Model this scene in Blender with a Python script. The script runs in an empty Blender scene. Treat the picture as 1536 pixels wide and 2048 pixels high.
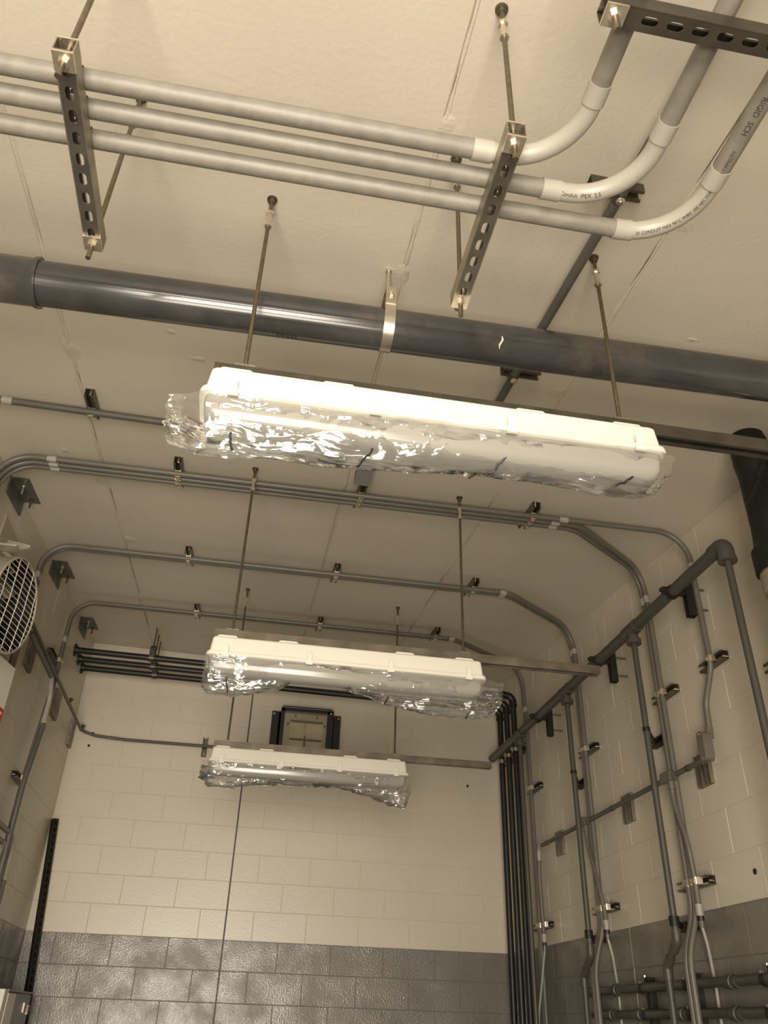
import bpy, math, random
from mathutils import Vector, Matrix, noise

random.seed(7)
SC = bpy.context.scene
COL = SC.collection
W, D = 3.68, 7.0                      # room width and depth of the back wall, metres
GRAY_Z = 2.032                        # top of the grey wainscot paint


def zc(x, y):                         # underside of the pitched ceiling
    return 3.592 - 0.02 * x + 0.1 * y


# ------------------------------------------------------------------ camera, world, lights, exposure
cam_d = bpy.data.cameras.new('camera')
cam_d.sensor_fit = 'VERTICAL'
cam_d.sensor_height = 36.0
cam_d.lens = 1620.0 / 2048.0 * 36.0
cam_d.clip_start = 0.02
cam = bpy.data.objects.new('camera', cam_d)
COL.objects.link(cam)
R = [Vector((0.984261, -0.174185, 0.029832)), Vector((0.118053, 0.522452, -0.844457)), Vector((0.131506, 0.834687, 0.534792))]
m = Matrix((R[0], -R[1], -R[2])).transposed().to_4x4()
m.translation = Vector((1.44, 0.0, 1.527))
cam.matrix_world = m
SC.camera = cam

world = bpy.data.worlds.new('world')
SC.world = world
world.use_nodes = True
bg = world.node_tree.nodes['Background']
bg.inputs['Color'].default_value = (1.0, 0.93, 0.78, 1)
bg.inputs['Strength'].default_value = 0.5


def area(name, loc, target, sx, sy, power, color):
    d = bpy.data.lights.new(name, 'AREA')
    d.shape = 'RECTANGLE'
    d.size, d.size_y = sx, sy
    d.energy = power
    d.color = color
    o = bpy.data.objects.new(name, d)
    COL.objects.link(o)
    o.location = loc
    o.rotation_euler = (Vector(target) - Vector(loc)).to_track_quat('-Z', 'Y').to_euler()
    return o


area('doorway_daylight', (1.0, -2.6, 1.5), (1.5, 3.0, 2.0), 1.8, 2.8, 490, (1.0, 0.895, 0.765))
area('doorway_ground_light', (1.3, -1.0, 0.35), (1.75, 2.0, 3.4), 1.7, 0.7, 84, (1.0, 0.895, 0.765))

SC.view_settings.view_transform = 'Standard'
SC.view_settings.look = 'None'
SC.view_settings.gamma = 1.0
SC.view_settings.use_curve_mapping = False
SC.view_settings.exposure = -0.24
SC.cycles.use_denoising = True
SC.cycles.max_bounces = 10
SC.cycles.transparent_max_bounces = 24
SC.cycles.sample_clamp_indirect = 6.0


# ------------------------------------------------------------------ materials
def mat(name, color, rough=0.5, metal=0.0, var=0.0, vscale=8.0, bump=0.0, bscale=60.0, spec=0.5, coat=0.0, grime=None, gscale=3.0, world=False, bdist=0.004):
    m = bpy.data.materials.new(name)
    m.use_nodes = True
    nt = m.node_tree
    b = nt.nodes['Principled BSDF']
    b.inputs['Base Color'].default_value = (*color, 1)
    b.inputs['Roughness'].default_value = rough
    b.inputs['Metallic'].default_value = metal
    b.inputs['Specular IOR Level'].default_value = spec
    b.inputs['Coat Weight'].default_value = coat
    b.inputs['Coat Roughness'].default_value = 0.16
    tc = nt.nodes.new('ShaderNodeNewGeometry' if world else 'ShaderNodeTexCoord')
    crd = 'Position' if world else 'Object'
    src = None
    if var > 0:
        n = nt.nodes.new('ShaderNodeTexNoise')
        n.inputs['Scale'].default_value = vscale
        n.inputs['Detail'].default_value = 5
        nt.links.new(tc.outputs[crd], n.inputs['Vector'])
        mr = nt.nodes.new('ShaderNodeMapRange')
        mr.inputs['From Min'].default_value = 0.3
        mr.inputs['From Max'].default_value = 0.7
        mr.inputs['To Min'].default_value = 1 - var
        mr.inputs['To Max'].default_value = 1 + var
        nt.links.new(n.outputs['Fac'], mr.inputs['Value'])
        mul = nt.nodes.new('ShaderNodeVectorMath')
        mul.operation = 'SCALE'
        mul.inputs[0].default_value = color
        nt.links.new(mr.outputs['Result'], mul.inputs['Scale'])
        src = mul.outputs['Vector']
        nt.links.new(src, b.inputs['Base Color'])
    if grime is not None:
        n = nt.nodes.new('ShaderNodeTexNoise')
        n.inputs['Scale'].default_value = gscale
        n.inputs['Detail'].default_value = 8
        n.inputs['Roughness'].default_value = 0.7
        nt.links.new(tc.outputs[crd], n.inputs['Vector'])
        cr = nt.nodes.new('ShaderNodeMapRange')
        cr.inputs['From Min'].default_value = 0.52
        cr.inputs['From Max'].default_value = 0.68
        nt.links.new(n.outputs['Fac'], cr.inputs['Value'])
        mx = nt.nodes.new('ShaderNodeMix')
        mx.data_type = 'RGBA'
        nt.links.new(cr.outputs['Result'], mx.inputs['Factor'])
        if src:
            nt.links.new(src, mx.inputs['A'])
        else:
            mx.inputs['A'].default_value = (*color, 1)
        mx.inputs['B'].default_value = (*grime, 1)
        nt.links.new(mx.outputs['Result'], b.inputs['Base Color'])
    if bump > 0:
        n = nt.nodes.new('ShaderNodeTexNoise')
        n.inputs['Scale'].default_value = bscale
        n.inputs['Detail'].default_value = 4
        nt.links.new(tc.outputs[crd], n.inputs['Vector'])
        bp = nt.nodes.new('ShaderNodeBump')
        bp.inputs['Strength'].default_value = bump
        bp.inputs['Distance'].default_value = bdist
        nt.links.new(n.outputs['Fac'], bp.inputs['Height'])
        nt.links.new(bp.outputs['Normal'], b.inputs['Normal'])
        if coat > 0:
            nt.links.new(bp.outputs['Normal'], b.inputs['Coat Normal'])
    return m


CREAM = (0.61, 0.56, 0.455)
M = {}
M['ceil'] = mat('ceiling_paint', (0.60, 0.55, 0.455), 0.5, var=0.05, vscale=1.3, bump=1.0, bscale=50, bdist=0.0010, world=True)
M['caulk'] = mat('ceiling_joint_filler', (0.58, 0.53, 0.43), 0.6, var=0.06, vscale=20, bump=0.5, bscale=90)
M['cream'] = mat('cream_block_paint', CREAM, 0.36, var=0.04, vscale=1.6, bump=1.0, bscale=60, bdist=0.0009, spec=0.7, world=True)
M['cream_joint'] = mat('cream_mortar_paint', (0.58, 0.53, 0.43), 0.6, bump=0.6, bscale=120)
M['grey'] = mat('grey_block_paint', (0.165, 0.155, 0.128), 0.38, var=0.10, vscale=4, bump=1.0, bscale=85, bdist=0.0026, spec=0.5, coat=0.8, world=True)
for _n in ('patchy',):                     # uneven gloss of the grey coat
    _nt = M['grey'].node_tree
    _b = _nt.nodes['Principled BSDF']
    _b.inputs['Coat Roughness'].default_value = 0.10
    _g = _nt.nodes.new('ShaderNodeNewGeometry')
    _t = _nt.nodes.new('ShaderNodeTexNoise')
    _t.inputs['Scale'].default_value = 5.0
    _t.inputs['Detail'].default_value = 3
    _r = _nt.nodes.new('ShaderNodeMapRange')
    _r.inputs['From Min'].default_value = 0.40
    _r.inputs['From Max'].default_value = 0.62
    _r.inputs['To Min'].default_value = 0.10
    _r.inputs['To Max'].default_value = 0.95
    _nt.links.new(_g.outputs['Position'], _t.inputs['Vector'])
    _nt.links.new(_t.outputs['Fac'], _r.inputs['Value'])
    _nt.links.new(_r.outputs['Result'], _b.inputs['Coat Weight'])
M['grey_joint'] = mat('grey_mortar_paint', (0.14, 0.136, 0.116), 0.5, bump=0.6, bscale=120)
M['concrete'] = mat('concrete_floor', (0.36, 0.34, 0.30), 0.6, var=0.12, vscale=3, bump=0.3)
M['conduit'] = mat('grey_pvc_conduit', (0.125, 0.118, 0.097), 0.42, var=0.08, vscale=9)
M['conduit_dark'] = mat('dusty_dark_grey_conduit', (0.09, 0.086, 0.073), 0.5, var=0.12, vscale=9)
M['pale'] = mat('pale_grey_coupling', (0.34, 0.33, 0.29), 0.4)
M['elbow'] = mat('pale_grey_pvc_elbow', (0.345, 0.325, 0.275), 0.38, var=0.04, vscale=12)
M['big_pvc'] = mat('charcoal_pvc_pipe', (0.045, 0.045, 0.044), 0.15, var=0.2, vscale=6, spec=0.6, grime=(0.085, 0.078, 0.066), gscale=2.0)
M['drain'] = mat('black_drain_fitting', (0.010, 0.0095, 0.009), 0.45, spec=0.3, var=0.2, vscale=8)
M['black_pipe'] = mat('black_steel_pipe', (0.012, 0.0115, 0.010), 0.45, var=0.3, vscale=14)
M['header'] = mat('brown_grey_cpvc', (0.062, 0.058, 0.047), 0.45, var=0.08, vscale=7)
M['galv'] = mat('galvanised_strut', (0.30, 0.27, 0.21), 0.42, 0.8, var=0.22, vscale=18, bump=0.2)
M['bracket_strut'] = mat('bracket_strut_steel', (0.15, 0.132, 0.098), 0.4, 0.75, var=0.2, vscale=18)
M['channel'] = mat('light_channel_steel', (0.22, 0.195, 0.15), 0.42, 0.75, var=0.35, vscale=9)
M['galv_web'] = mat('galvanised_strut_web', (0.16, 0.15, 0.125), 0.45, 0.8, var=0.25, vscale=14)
M['dark_strut'] = mat('dark_strut_steel', (0.09, 0.08, 0.062), 0.42, 0.7, var=0.25, vscale=14)
M['black_strut'] = mat('black_strut_steel', (0.016, 0.015, 0.013), 0.5, 0.2, var=0.3, vscale=10)
M['rod'] = mat('threaded_rod', (0.175, 0.146, 0.102), 0.38, 0.85, var=0.2, vscale=60)
M['zinc'] = mat('bright_zinc', (0.72, 0.65, 0.52), 0.28, 0.9, var=0.12, vscale=40)
M['strap'] = mat('bright_steel_strap', (0.70, 0.63, 0.50), 0.26, 0.9, var=0.12, vscale=30)
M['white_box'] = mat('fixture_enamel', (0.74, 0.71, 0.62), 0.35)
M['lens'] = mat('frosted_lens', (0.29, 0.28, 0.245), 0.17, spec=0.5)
M['black'] = mat('black_plastic', (0.010, 0.010, 0.009), 0.5)
M['black_enamel'] = mat('black_enamel', (0.014, 0.013, 0.012), 0.4)
M['plate'] = mat('painted_steel_plate', (0.12, 0.125, 0.115), 0.45, 0.3, var=0.2, vscale=12, grime=(0.20, 0.18, 0.14), gscale=6)
M['steel'] = mat('brushed_steel', (0.55, 0.50, 0.41), 0.32, 0.85, var=0.12, vscale=25)
M['fan_steel'] = mat('fan_shroud_steel', (0.48, 0.44, 0.35), 0.42, 0.4, var=0.08, vscale=6)
M['wire'] = mat('guard_wire_chrome', (0.80, 0.76, 0.66), 0.3, 0.6)
M['mesh_wire'] = mat('heater_mesh_wire', (0.55, 0.50, 0.38), 0.4, 0.4)
M['white_sign'] = mat('white_sign_face', (0.66, 0.63, 0.55), 0.4)
M['red'] = mat('red_sign_band', (0.50, 0.035, 0.030), 0.4)
M['panel_grey'] = mat('grey_panel_enamel', (0.20, 0.20, 0.18), 0.4, var=0.06, vscale=6)
M['panel_white'] = mat('white_panel_enamel', (0.70, 0.67, 0.58), 0.4)
M['reflector'] = mat('heater_reflector', (0.62, 0.58, 0.44), 0.4, 0.25, var=0.1, vscale=10)
M['ceramic'] = mat('heater_ceramic', (0.80, 0.72, 0.44), 0.6, var=0.1, vscale=12)
M['print'] = mat('printed_black_ink', (0.03, 0.03, 0.028), 0.6)
M['shim'] = mat('blue_grey_plastic', (0.23, 0.235, 0.225), 0.5)
M['manifold'] = mat('dark_grey_manifold', (0.06, 0.057, 0.047), 0.42, var=0.1, vscale=9)
M['flex'] = mat('liquid_tight_cable', (0.34, 0.335, 0.29), 0.3)


def film_material():
    m = bpy.data.materials.new('clear_plastic_film')
    m.use_nodes = True
    nt = m.node_tree
    for n in list(nt.nodes):
        nt.nodes.remove(n)
    out = nt.nodes.new('ShaderNodeOutputMaterial')
    tr = nt.nodes.new('ShaderNodeBsdfTransparent')
    tr.inputs['Color'].default_value = (0.93, 0.93, 0.92, 1)
    gl = nt.nodes.new('ShaderNodeBsdfGlossy')
    gl.inputs['Roughness'].default_value = 0.09
    gl.inputs['Color'].default_value = (1, 1, 1, 1)
    df = nt.nodes.new('ShaderNodeBsdfDiffuse')
    df.inputs['Color'].default_value = (0.75, 0.75, 0.72, 1)
    tc = nt.nodes.new('ShaderNodeTexCoord')
    wp = nt.nodes.new('ShaderNodeTexNoise')
    wp.inputs['Scale'].default_value = 7
    wp.inputs['Detail'].default_value = 3
    nt.links.new(tc.outputs['Object'], wp.inputs['Vector'])
    wv = nt.nodes.new('ShaderNodeVectorMath')          # warped coordinates
    wv.operation = 'MULTIPLY_ADD'
    wv.inputs[1].default_value = (0.10, 0.06, 0.05)
    nt.links.new(wp.outputs['Color'], wv.inputs[0])
    nt.links.new(tc.outputs['Object'], wv.inputs[2])
    heights = []
    for scale, stretch, amp in ((7.0, (0.40, 1.0, 1.2), 0.45), (22.0, (0.45, 1.0, 1.0), 0.25)):
        mp = nt.nodes.new('ShaderNodeMapping')
        mp.inputs['Scale'].default_value = stretch
        nt.links.new(wv.outputs[0], mp.inputs['Vector'])
        vo = nt.nodes.new('ShaderNodeTexVoronoi')
        vo.inputs['Scale'].default_value = scale
        nt.links.new(mp.outputs['Vector'], vo.inputs['Vector'])
        df_ = nt.nodes.new('ShaderNodeVectorMath')
        df_.operation = 'SUBTRACT'
        nt.links.new(mp.outputs['Vector'], df_.inputs[0])
        nt.links.new(vo.outputs['Position'], df_.inputs[1])
        cc = nt.nodes.new('ShaderNodeVectorMath')
        cc.operation = 'SUBTRACT'
        nt.links.new(vo.outputs['Color'], cc.inputs[0])
        cc.inputs[1].default_value = (0.5, 0.5, 0.5)
        dt = nt.nodes.new('ShaderNodeVectorMath')
        dt.operation = 'DOT_PRODUCT'
        nt.links.new(df_.outputs[0], dt.inputs[0])
        nt.links.new(cc.outputs[0], dt.inputs[1])
        ml = nt.nodes.new('ShaderNodeMath')
        ml.operation = 'MULTIPLY'
        ml.inputs[1].default_value = amp
        nt.links.new(dt.outputs['Value'], ml.inputs[0])
        heights.append(ml)
    sm_ = nt.nodes.new('ShaderNodeMapping')
    sm_.inputs['Scale'].default_value = (1.6, 30, 30)
    nt.links.new(wv.outputs[0], sm_.inputs['Vector'])
    sn = nt.nodes.new('ShaderNodeTexNoise')             # long pulled folds along the light
    sn.inputs['Scale'].default_value = 1.0
    sn.inputs['Detail'].default_value = 2
    nt.links.new(sm_.outputs['Vector'], sn.inputs['Vector'])
    sl_ = nt.nodes.new('ShaderNodeMath')
    sl_.operation = 'MULTIPLY_ADD'
    sl_.inputs[1].default_value = 0.02
    nt.links.new(sn.outputs['Fac'], sl_.inputs[0])
    nt.links.new(heights[0].outputs[0], sl_.inputs[2])
    heights[0] = sl_
    mm = nt.nodes.new('ShaderNodeMath')
    mm.operation = 'ADD'
    nt.links.new(heights[0].outputs[0], mm.inputs[0])
    nt.links.new(heights[1].outputs[0], mm.inputs[1])
    bp = nt.nodes.new('ShaderNodeBump')
    bp.inputs['Strength'].default_value = 1.0
    bp.inputs['Distance'].default_value = 1.0
    nt.links.new(mm.outputs[0], bp.inputs['Height'])
    for s in (gl, df):
        nt.links.new(bp.outputs['Normal'], s.inputs['Normal'])
    fr = nt.nodes.new('ShaderNodeFresnel')
    fr.inputs['IOR'].default_value = 1.5
    nt.links.new(bp.outputs['Normal'], fr.inputs['Normal'])
    m1 = nt.nodes.new('ShaderNodeMixShader')
    m1.inputs['Fac'].default_value = 0.05
    nt.links.new(tr.outputs[0], m1.inputs[1])
    nt.links.new(df.outputs[0], m1.inputs[2])
    fa = nt.nodes.new('ShaderNodeMath')
    fa.operation = 'MULTIPLY_ADD'
    fa.inputs[1].default_value = 1.15
    fa.inputs[2].default_value = 0.02
    fa.use_clamp = True
    nt.links.new(fr.outputs[0], fa.inputs[0])
    m2 = nt.nodes.new('ShaderNodeMixShader')
    nt.links.new(fa.outputs[0], m2.inputs['Fac'])
    nt.links.new(m1.outputs[0], m2.inputs[1])
    nt.links.new(gl.outputs[0], m2.inputs[2])
    nt.links.new(m2.outputs[0], out.inputs['Surface'])
    return m


M['film'] = film_material()


# ------------------------------------------------------------------ mesh helpers
class MB:
    def __init__(s):
        s.v, s.f, s.mi = [], [], []

    def add(s, verts, faces, mi=0):
        o = len(s.v)
        s.v += [Vector(p) for p in verts]
        s.f += [tuple(i + o for i in f) for f in faces]
        s.mi += [mi] * len(faces)
        return s

    def box(s, c, size, ax=None, mi=0):
        c = Vector(c)
        ax = ax or (Vector((1, 0, 0)), Vector((0, 1, 0)), Vector((0, 0, 1)))
        h = [a * (q / 2) for a, q in zip(ax, size)]
        vs = [c + h[0] * i + h[1] * j + h[2] * k for i in (-1, 1) for j in (-1, 1) for k in (-1, 1)]
        fs = [(0, 1, 3, 2), (4, 6, 7, 5), (0, 4, 5, 1), (2, 3, 7, 6), (0, 2, 6, 4), (1, 5, 7, 3)]
        return s.add(vs, fs, mi)

    def bbox(s, lo, hi, mi=0):
        return s.box([(a + b) / 2 for a, b in zip(lo, hi)], [b - a for a, b in zip(lo, hi)], mi=mi)

    def rbox(s, c, size, bev, ax=None):
        # box with chamfered edges along its first axis
        c = Vector(c)
        ax = ax or (Vector((1, 0, 0)), Vector((0, 1, 0)), Vector((0, 0, 1)))
        a, b = size[1] / 2, size[2] / 2
        poly = []
        for sx, sy, st in ((1, 1, 0), (-1, 1, 1), (-1, -1, 2), (1, -1, 3)):
            for k in range(4):
                t = math.pi / 2 * (st + k / 3)
                poly.append((sx * (a - bev) + bev * math.cos(t), sy * (b - bev) + bev * math.sin(t)))
        return s.prism(poly, c - ax[0] * size[0] / 2, ax[1], ax[2], ax[0], size[0])

    def prism(s, poly, o, u, v, w, L, cap=True):
        o, u, v, w = Vector(o), Vector(u), Vector(v), Vector(w)
        n = len(poly)
        a = [o + u * p + v * q for p, q in poly]
        vs = a + [p + w * L for p in a]
        fs = [(i, (i + 1) % n, n + (i + 1) % n, n + i) for i in range(n)]
        if cap:
            fs += [tuple(reversed(range(n))), tuple(range(n, 2 * n))]
        return s.add(vs, fs)

    def tube(s, pts, r, n=14, cap=True):
        pts = [Vector(p) for p in pts]
        rs = r if isinstance(r, (list, tuple)) else [r] * len(pts)
        T = []
        for i in range(len(pts)):
            ia, ib = max(i - 1, 0), min(i + 1, len(pts) - 1)
            while (pts[ib] - pts[ia]).length < 1e-7 and (ia > 0 or ib < len(pts) - 1):
                ia, ib = max(ia - 1, 0), min(ib + 1, len(pts) - 1)
            T.append((pts[ib] - pts[ia]).normalized())
        t = T[0]
        ref = Vector((0, 0, 1)) if abs(t.z) < 0.9 else Vector((1, 0, 0))
        u = t.cross(ref).normalized()
        vs, fs = [], []
        for i, p in enumerate(pts):
            if i:
                q = T[i - 1].rotation_difference(T[i])
                u = (q @ u)
                u = (u - T[i] * u.dot(T[i])).normalized()
            w = T[i].cross(u)
            vs += [p + (u * math.cos(2 * math.pi * k / n) + w * math.sin(2 * math.pi * k / n)) * rs[i] for k in range(n)]
        for i in range(len(pts) - 1):
            for k in range(n):
                fs.append((i * n + k, i * n + (k + 1) % n, (i + 1) * n + (k + 1) % n, (i + 1) * n + k))
        if cap:
            fs.append(tuple(reversed(range(n))))
            fs.append(tuple(range((len(pts) - 1) * n, len(pts) * n)))
        return s.add(vs, fs)

    def cyl(s, a, b, r, n=16, cap=True):
        return s.tube([a, b], r, n, cap)

    def build(s, name, material, parent=None, smooth=True, angle=35):
        me = bpy.data.meshes.new(name)
        off = Vector((0, 0, 0))
        q = parent
        while q is not None:
            off += q.location
            q = q.parent
        me.from_pydata([tuple(p - off) for p in s.v], [], s.f)
        for mm in (material if isinstance(material, (list, tuple)) else [material]):
            me.materials.append(mm)
        if len(me.materials) > 1:
            me.polygons.foreach_set('material_index', s.mi)
        me.update()
        if smooth:
            me.polygons.foreach_set('use_smooth', [True] * len(me.polygons))
            me.set_sharp_from_angle(angle=math.radians(angle))
        o = bpy.data.objects.new(name, me)
        COL.objects.link(o)
        o.parent = parent
        return o


def tag(o, label=None, cat=None, group=None, kind=None):
    if label:
        o['label'] = label
    if cat:
        o['category'] = cat
    if group:
        o['group'] = group
    if kind:
        o['kind'] = kind
    return o


def thing(name, label, cat, loc, group=None):
    o = bpy.data.objects.new(name, None)
    o.empty_display_size = 0.05
    COL.objects.link(o)
    o.location = loc
    return tag(o, label, cat, group)


def lerp(a, b, t):
    return Vector(a) + (Vector(b) - Vector(a)) * t


def fillet(pts, r, seg=8):
    """polyline with its inner corners rounded; r: radius, or one per inner corner"""
    pts = [Vector(p) for p in pts]
    rs = r if isinstance(r, (list, tuple)) else [r] * (len(pts) - 2)
    out = [pts[0]]
    for i in range(1, len(pts) - 1):
        a, b, c = pts[i - 1], pts[i], pts[i + 1]
        d1, d2 = (a - b).normalized(), (c - b).normalized()
        ang = d1.angle(d2)
        if ang > math.pi - 0.02 or rs[i - 1] <= 0:
            out.append(b)
            continue
        t = rs[i - 1] / math.tan(ang / 2)
        t = min(t, (a - b).length * 0.49 if i > 1 else (a - b).length * 0.98, (c - b).length * 0.49 if i < len(pts) - 2 else (c - b).length * 0.98)
        rr = t * math.tan(ang / 2)
        cen = b + (d1 + d2).normalized() * (rr / math.sin(ang / 2))
        p0, p1 = b + d1 * t, b + d2 * t
        v0, v1 = p0 - cen, p1 - cen
        th = v0.angle(v1)
        for k in range(seg + 1):
            s = k / seg
            q = (v0 * math.sin((1 - s) * th) + v1 * math.sin(s * th)) / math.sin(th)
            out.append(cen + q)
    out.append(pts[-1])
    return out


def sub_path(path, a, b):
    """piece of a polyline between arc lengths a and b"""
    out, s = [], 0.0
    for i in range(len(path) - 1):
        p, q = path[i], path[i + 1]
        L = (q - p).length
        if L < 1e-9:
            continue
        if s + L > a and s < b:
            t0, t1 = max(0, (a - s) / L), min(1, (b - s) / L)
            if not out:
                out.append(p.lerp(q, t0))
            out.append(p.lerp(q, t1))
        s += L
    return out


def path_len(path):
    return sum((path[i + 1] - path[i]).length for i in range(len(path) - 1))


def arc_at(path, p):
    """arc length on the path nearest to point p"""
    p = Vector(p)
    best, bs, s = 1e9, 0, 0.0
    for i in range(len(path) - 1):
        a, b = path[i], path[i + 1]
        L = (b - a).length
        if L < 1e-9:
            continue
        t = max(0, min(1, (p - a).dot(b - a) / (L * L)))
        d = (a.lerp(b, t) - p).length
        if d < best:
            best, bs = d, s + t * L
        s += L
    return bs


X, Y, Z = Vector((1, 0, 0)), Vector((0, 1, 0)), Vector((0, 0, 1))


def stadium_r(th, hl, hw):
    """distance from centre to the edge of a slot (half length hl along 0 rad, half width hw)"""
    c, s = abs(math.cos(th)), abs(math.sin(th))
    if s > 1e-6:
        r = hw / s
        if r * c <= hl - hw:
            return r
    k = hl - hw
    disc = hw * hw - (k * s) ** 2
    return k * c + math.sqrt(max(disc, 0))


def slotted_plate(mb, o, u, s, n, L, w, t, centers, sl, sw):
    """plate L long (u) and w wide (s) from o, thickness t along n, with slots at distances `centers`"""
    o, u, s, n = Vector(o), Vector(u), Vector(s), Vector(n)
    edges = [0.0] + [(a + b) / 2 for a, b in zip(centers, centers[1:])] + [L]
    for i, c in enumerate(centers):
        x0, x1 = edges[i] - c, edges[i + 1] - c
        hw = w / 2
        cor = [math.atan2(b, a) % (2 * math.pi) for a in (x0, x1) for b in (-hw, hw)]
        ths = sorted(set([round(2 * math.pi * k / 20, 5) for k in range(20)] + [round(q, 5) for q in cor]))
        inner, outer = [], []
        for th in ths:
            ct, st = math.cos(th), math.sin(th)
            r = stadium_r(th, sl / 2, sw / 2)
            inner.append((r * ct, r * st))
            k = min([q for q in ((x1 / ct if ct > 1e-9 else 1e9), (x0 / ct if ct < -1e-9 else 1e9), (hw / st if st > 1e-9 else 1e9), (-hw / st if st < -1e-9 else 1e9))])
            outer.append((k * ct, k * st))
        N = len(ths)
        P = lambda a, h: o + u * (c + a[0]) + s * a[1] + n * h
        vs = [P(a, 0) for a in outer] + [P(a, 0) for a in inner] + [P(a, t) for a in outer] + [P(a, t) for a in inner]
        fs = []
        for k in range(N):
            j = (k + 1) % N
            fs += [(k, j, N + j, N + k), (2 * N + k, 3 * N + k, 3 * N + j, 2 * N + j), (N + k, N + j, 3 * N + j, 3 * N + k), (k, 2 * N + k, 2 * N + j, j)]
        mb.add(vs, fs)


def strut(mb, o, u, n, L, w=0.041, h=0.041, slots=None, web=None, depth_lip=0.008):
    """C-section channel: o = middle of the back web's outer face at one end, u = length, n = open side"""
    o, u, n = Vector(o), Vector(u).normalized(), Vector(n).normalized()
    s = n.cross(u)
    a, t, l, q = w / 2, 0.0026, 0.0095, depth_lip
    if slots is None:
        poly = [(-a, 0), (a, 0), (a, h), (a - l, h), (a - l, h - q), (a - l + t, h - q), (a - l + t, h - t), (a - t, h - t), (a - t, t),
                (-a + t, t), (-a + t, h - t), (-a + l - t, h - t), (-a + l - t, h - q), (-a + l, h - q), (-a + l, h), (-a, h)]
        mb.prism(poly, o, s, n, u, L)
    else:
        side = [(a, 0), (a, h), (a - l, h), (a - l, h - q), (a - l + t, h - q), (a - l + t, h - t), (a - t, h - t), (a - t, 0)]
        mb.prism(side, o, s, n, u, L)
        mb.prism([(-x, y) for x, y in reversed(side)], o, s, n, u, L)
        slotted_plate(web or mb, o + n * 0.0004, u, s, n, L, w - 2 * t, t, slots, 0.032, 0.0165)
    return mb


def hexnut(mb, c, ax, r, h):
    c, ax = Vector(c), Vector(ax).normalized()
    return mb.tube([c - ax * h / 2, c + ax * h / 2], r, 6)


def rod_on_ceiling(root, x, y, z_bot, r=0.0062, name='rod', nut=True):
    """threaded rod from a ceiling anchor, with its coupling sleeve"""
    zt = zc(x, y)
    o = MB().cyl((x, y, z_bot), (x, y, zt), r, 12).build(name, M['rod'], root)
    a = MB().tube([(x, y, zt), (x, y, zt - 0.006), (x, y, zt - 0.007), (x, y, zt - 0.022)], [0.017, 0.016, 0.010, 0.010], 12).build('anchor', M['rod'], o)
    if nut:
        c = MB()
        c.cyl((x, y, zt - 0.075), (x, y, zt - 0.125), 0.0085, 6)
        hexnut(c, (x, y, zt - 0.072), Z, 0.0125, 0.010)
        hexnut(c, (x, y, zt - 0.130), Z, 0.0125, 0.010)
        c.build('coupling', M['zinc'], o)
    return o


# ------------------------------------------------------------------ room shell
def structure(o):
    o['kind'] = 'structure'
    return o


NEAR = -1.2                            # plane of the near wall behind the camera
fl = structure(MB().bbox((-0.25, NEAR - 0.2, -0.2), (W + 0.25, D + 0.25, 0)).build('floor', M['concrete'], smooth=False))
MB().bbox((-6, -12, -0.22), (10, NEAR - 0.2, -0.02)).build('ground', M['concrete'], smooth=False)['kind'] = 'structure'

# ceiling: pitched precast planks with recessed, roughly filled joints
ceiling = structure(MB().prism([(NEAR - 0.2, zc(0, NEAR - 0.2) + 0.10), (D + 0.25, zc(0, D + 0.25) + 0.10), (D + 0.25, zc(0, D + 0.25) + 0.3), (NEAR - 0.2, zc(0, NEAR - 0.2) + 0.3)],
                               (-0.25, 0, 0), Y, Z, X, W + 0.5).build('ceiling', M['ceil'], smooth=False))
JX = [0.525, 1.781, 2.567]
cuts = [-0.2] + JX + [W + 0.2]
for x0, x1 in zip(cuts, cuts[1:]):
    g, ch = 0.0035, 0.006
    a, b = x0 + (g if x0 > 0 else 0), x1 - (g if x1 < W else 0)
    mb = MB()
    y0, y1 = NEAR - 0.2, D + 0.2
    pr = [(a, 0.12), (a, 0.005), (a + ch, 0), (b - ch, 0), (b, 0.005), (b, 0.12)]
    vs = [(x, y, zc(x, y) + h) for y in (y0, y1) for x, h in pr]
    n = len(pr)
    mb.add(vs, [(i, (i + 1) % n, n + (i + 1) % n, n + i) for i in range(n)] + [tuple(range(n)), tuple(reversed(range(n, 2 * n)))])
    mb.build('ceiling_panel', M['ceil'], ceiling, smooth=False)
for x in JX:                            # lumpy filler squeezed out of every joint
    mb = MB()
    y, prev = -0.3, None
    vs, fs = [], []
    while y < D:
        k = noise.noise(Vector((x * 9, y * 2.2, 1)))
        k2 = noise.noise(Vector((x * 5, y * 9, 4)))
        hw = 0.005 + 0.016 * max(0, k) + 0.005 * k2
        hw = max(hw, 0.003)
        d = 0.0014 + 0.008 * max(0, k + 0.7 * k2)
        cx = x + 0.004 * noise.noise(Vector((x, y * 5, 8)))
        vs += [(cx - hw, y, zc(cx, y) + 0.0015), (cx - hw * 0.4, y, zc(cx, y) - d), (cx + hw * 0.5, y, zc(cx, y) - d * 0.8), (cx + hw, y, zc(cx, y) + 0.0015)]
        i = len(vs)
        if i > 4:
            for q in range(3):
                fs.append((i - 8 + q, i - 7 + q, i - 3 + q, i - 4 + q))
        y += 0.03
    mb.add(vs, fs).build('joint_filler', M['caulk'], ceiling)
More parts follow.
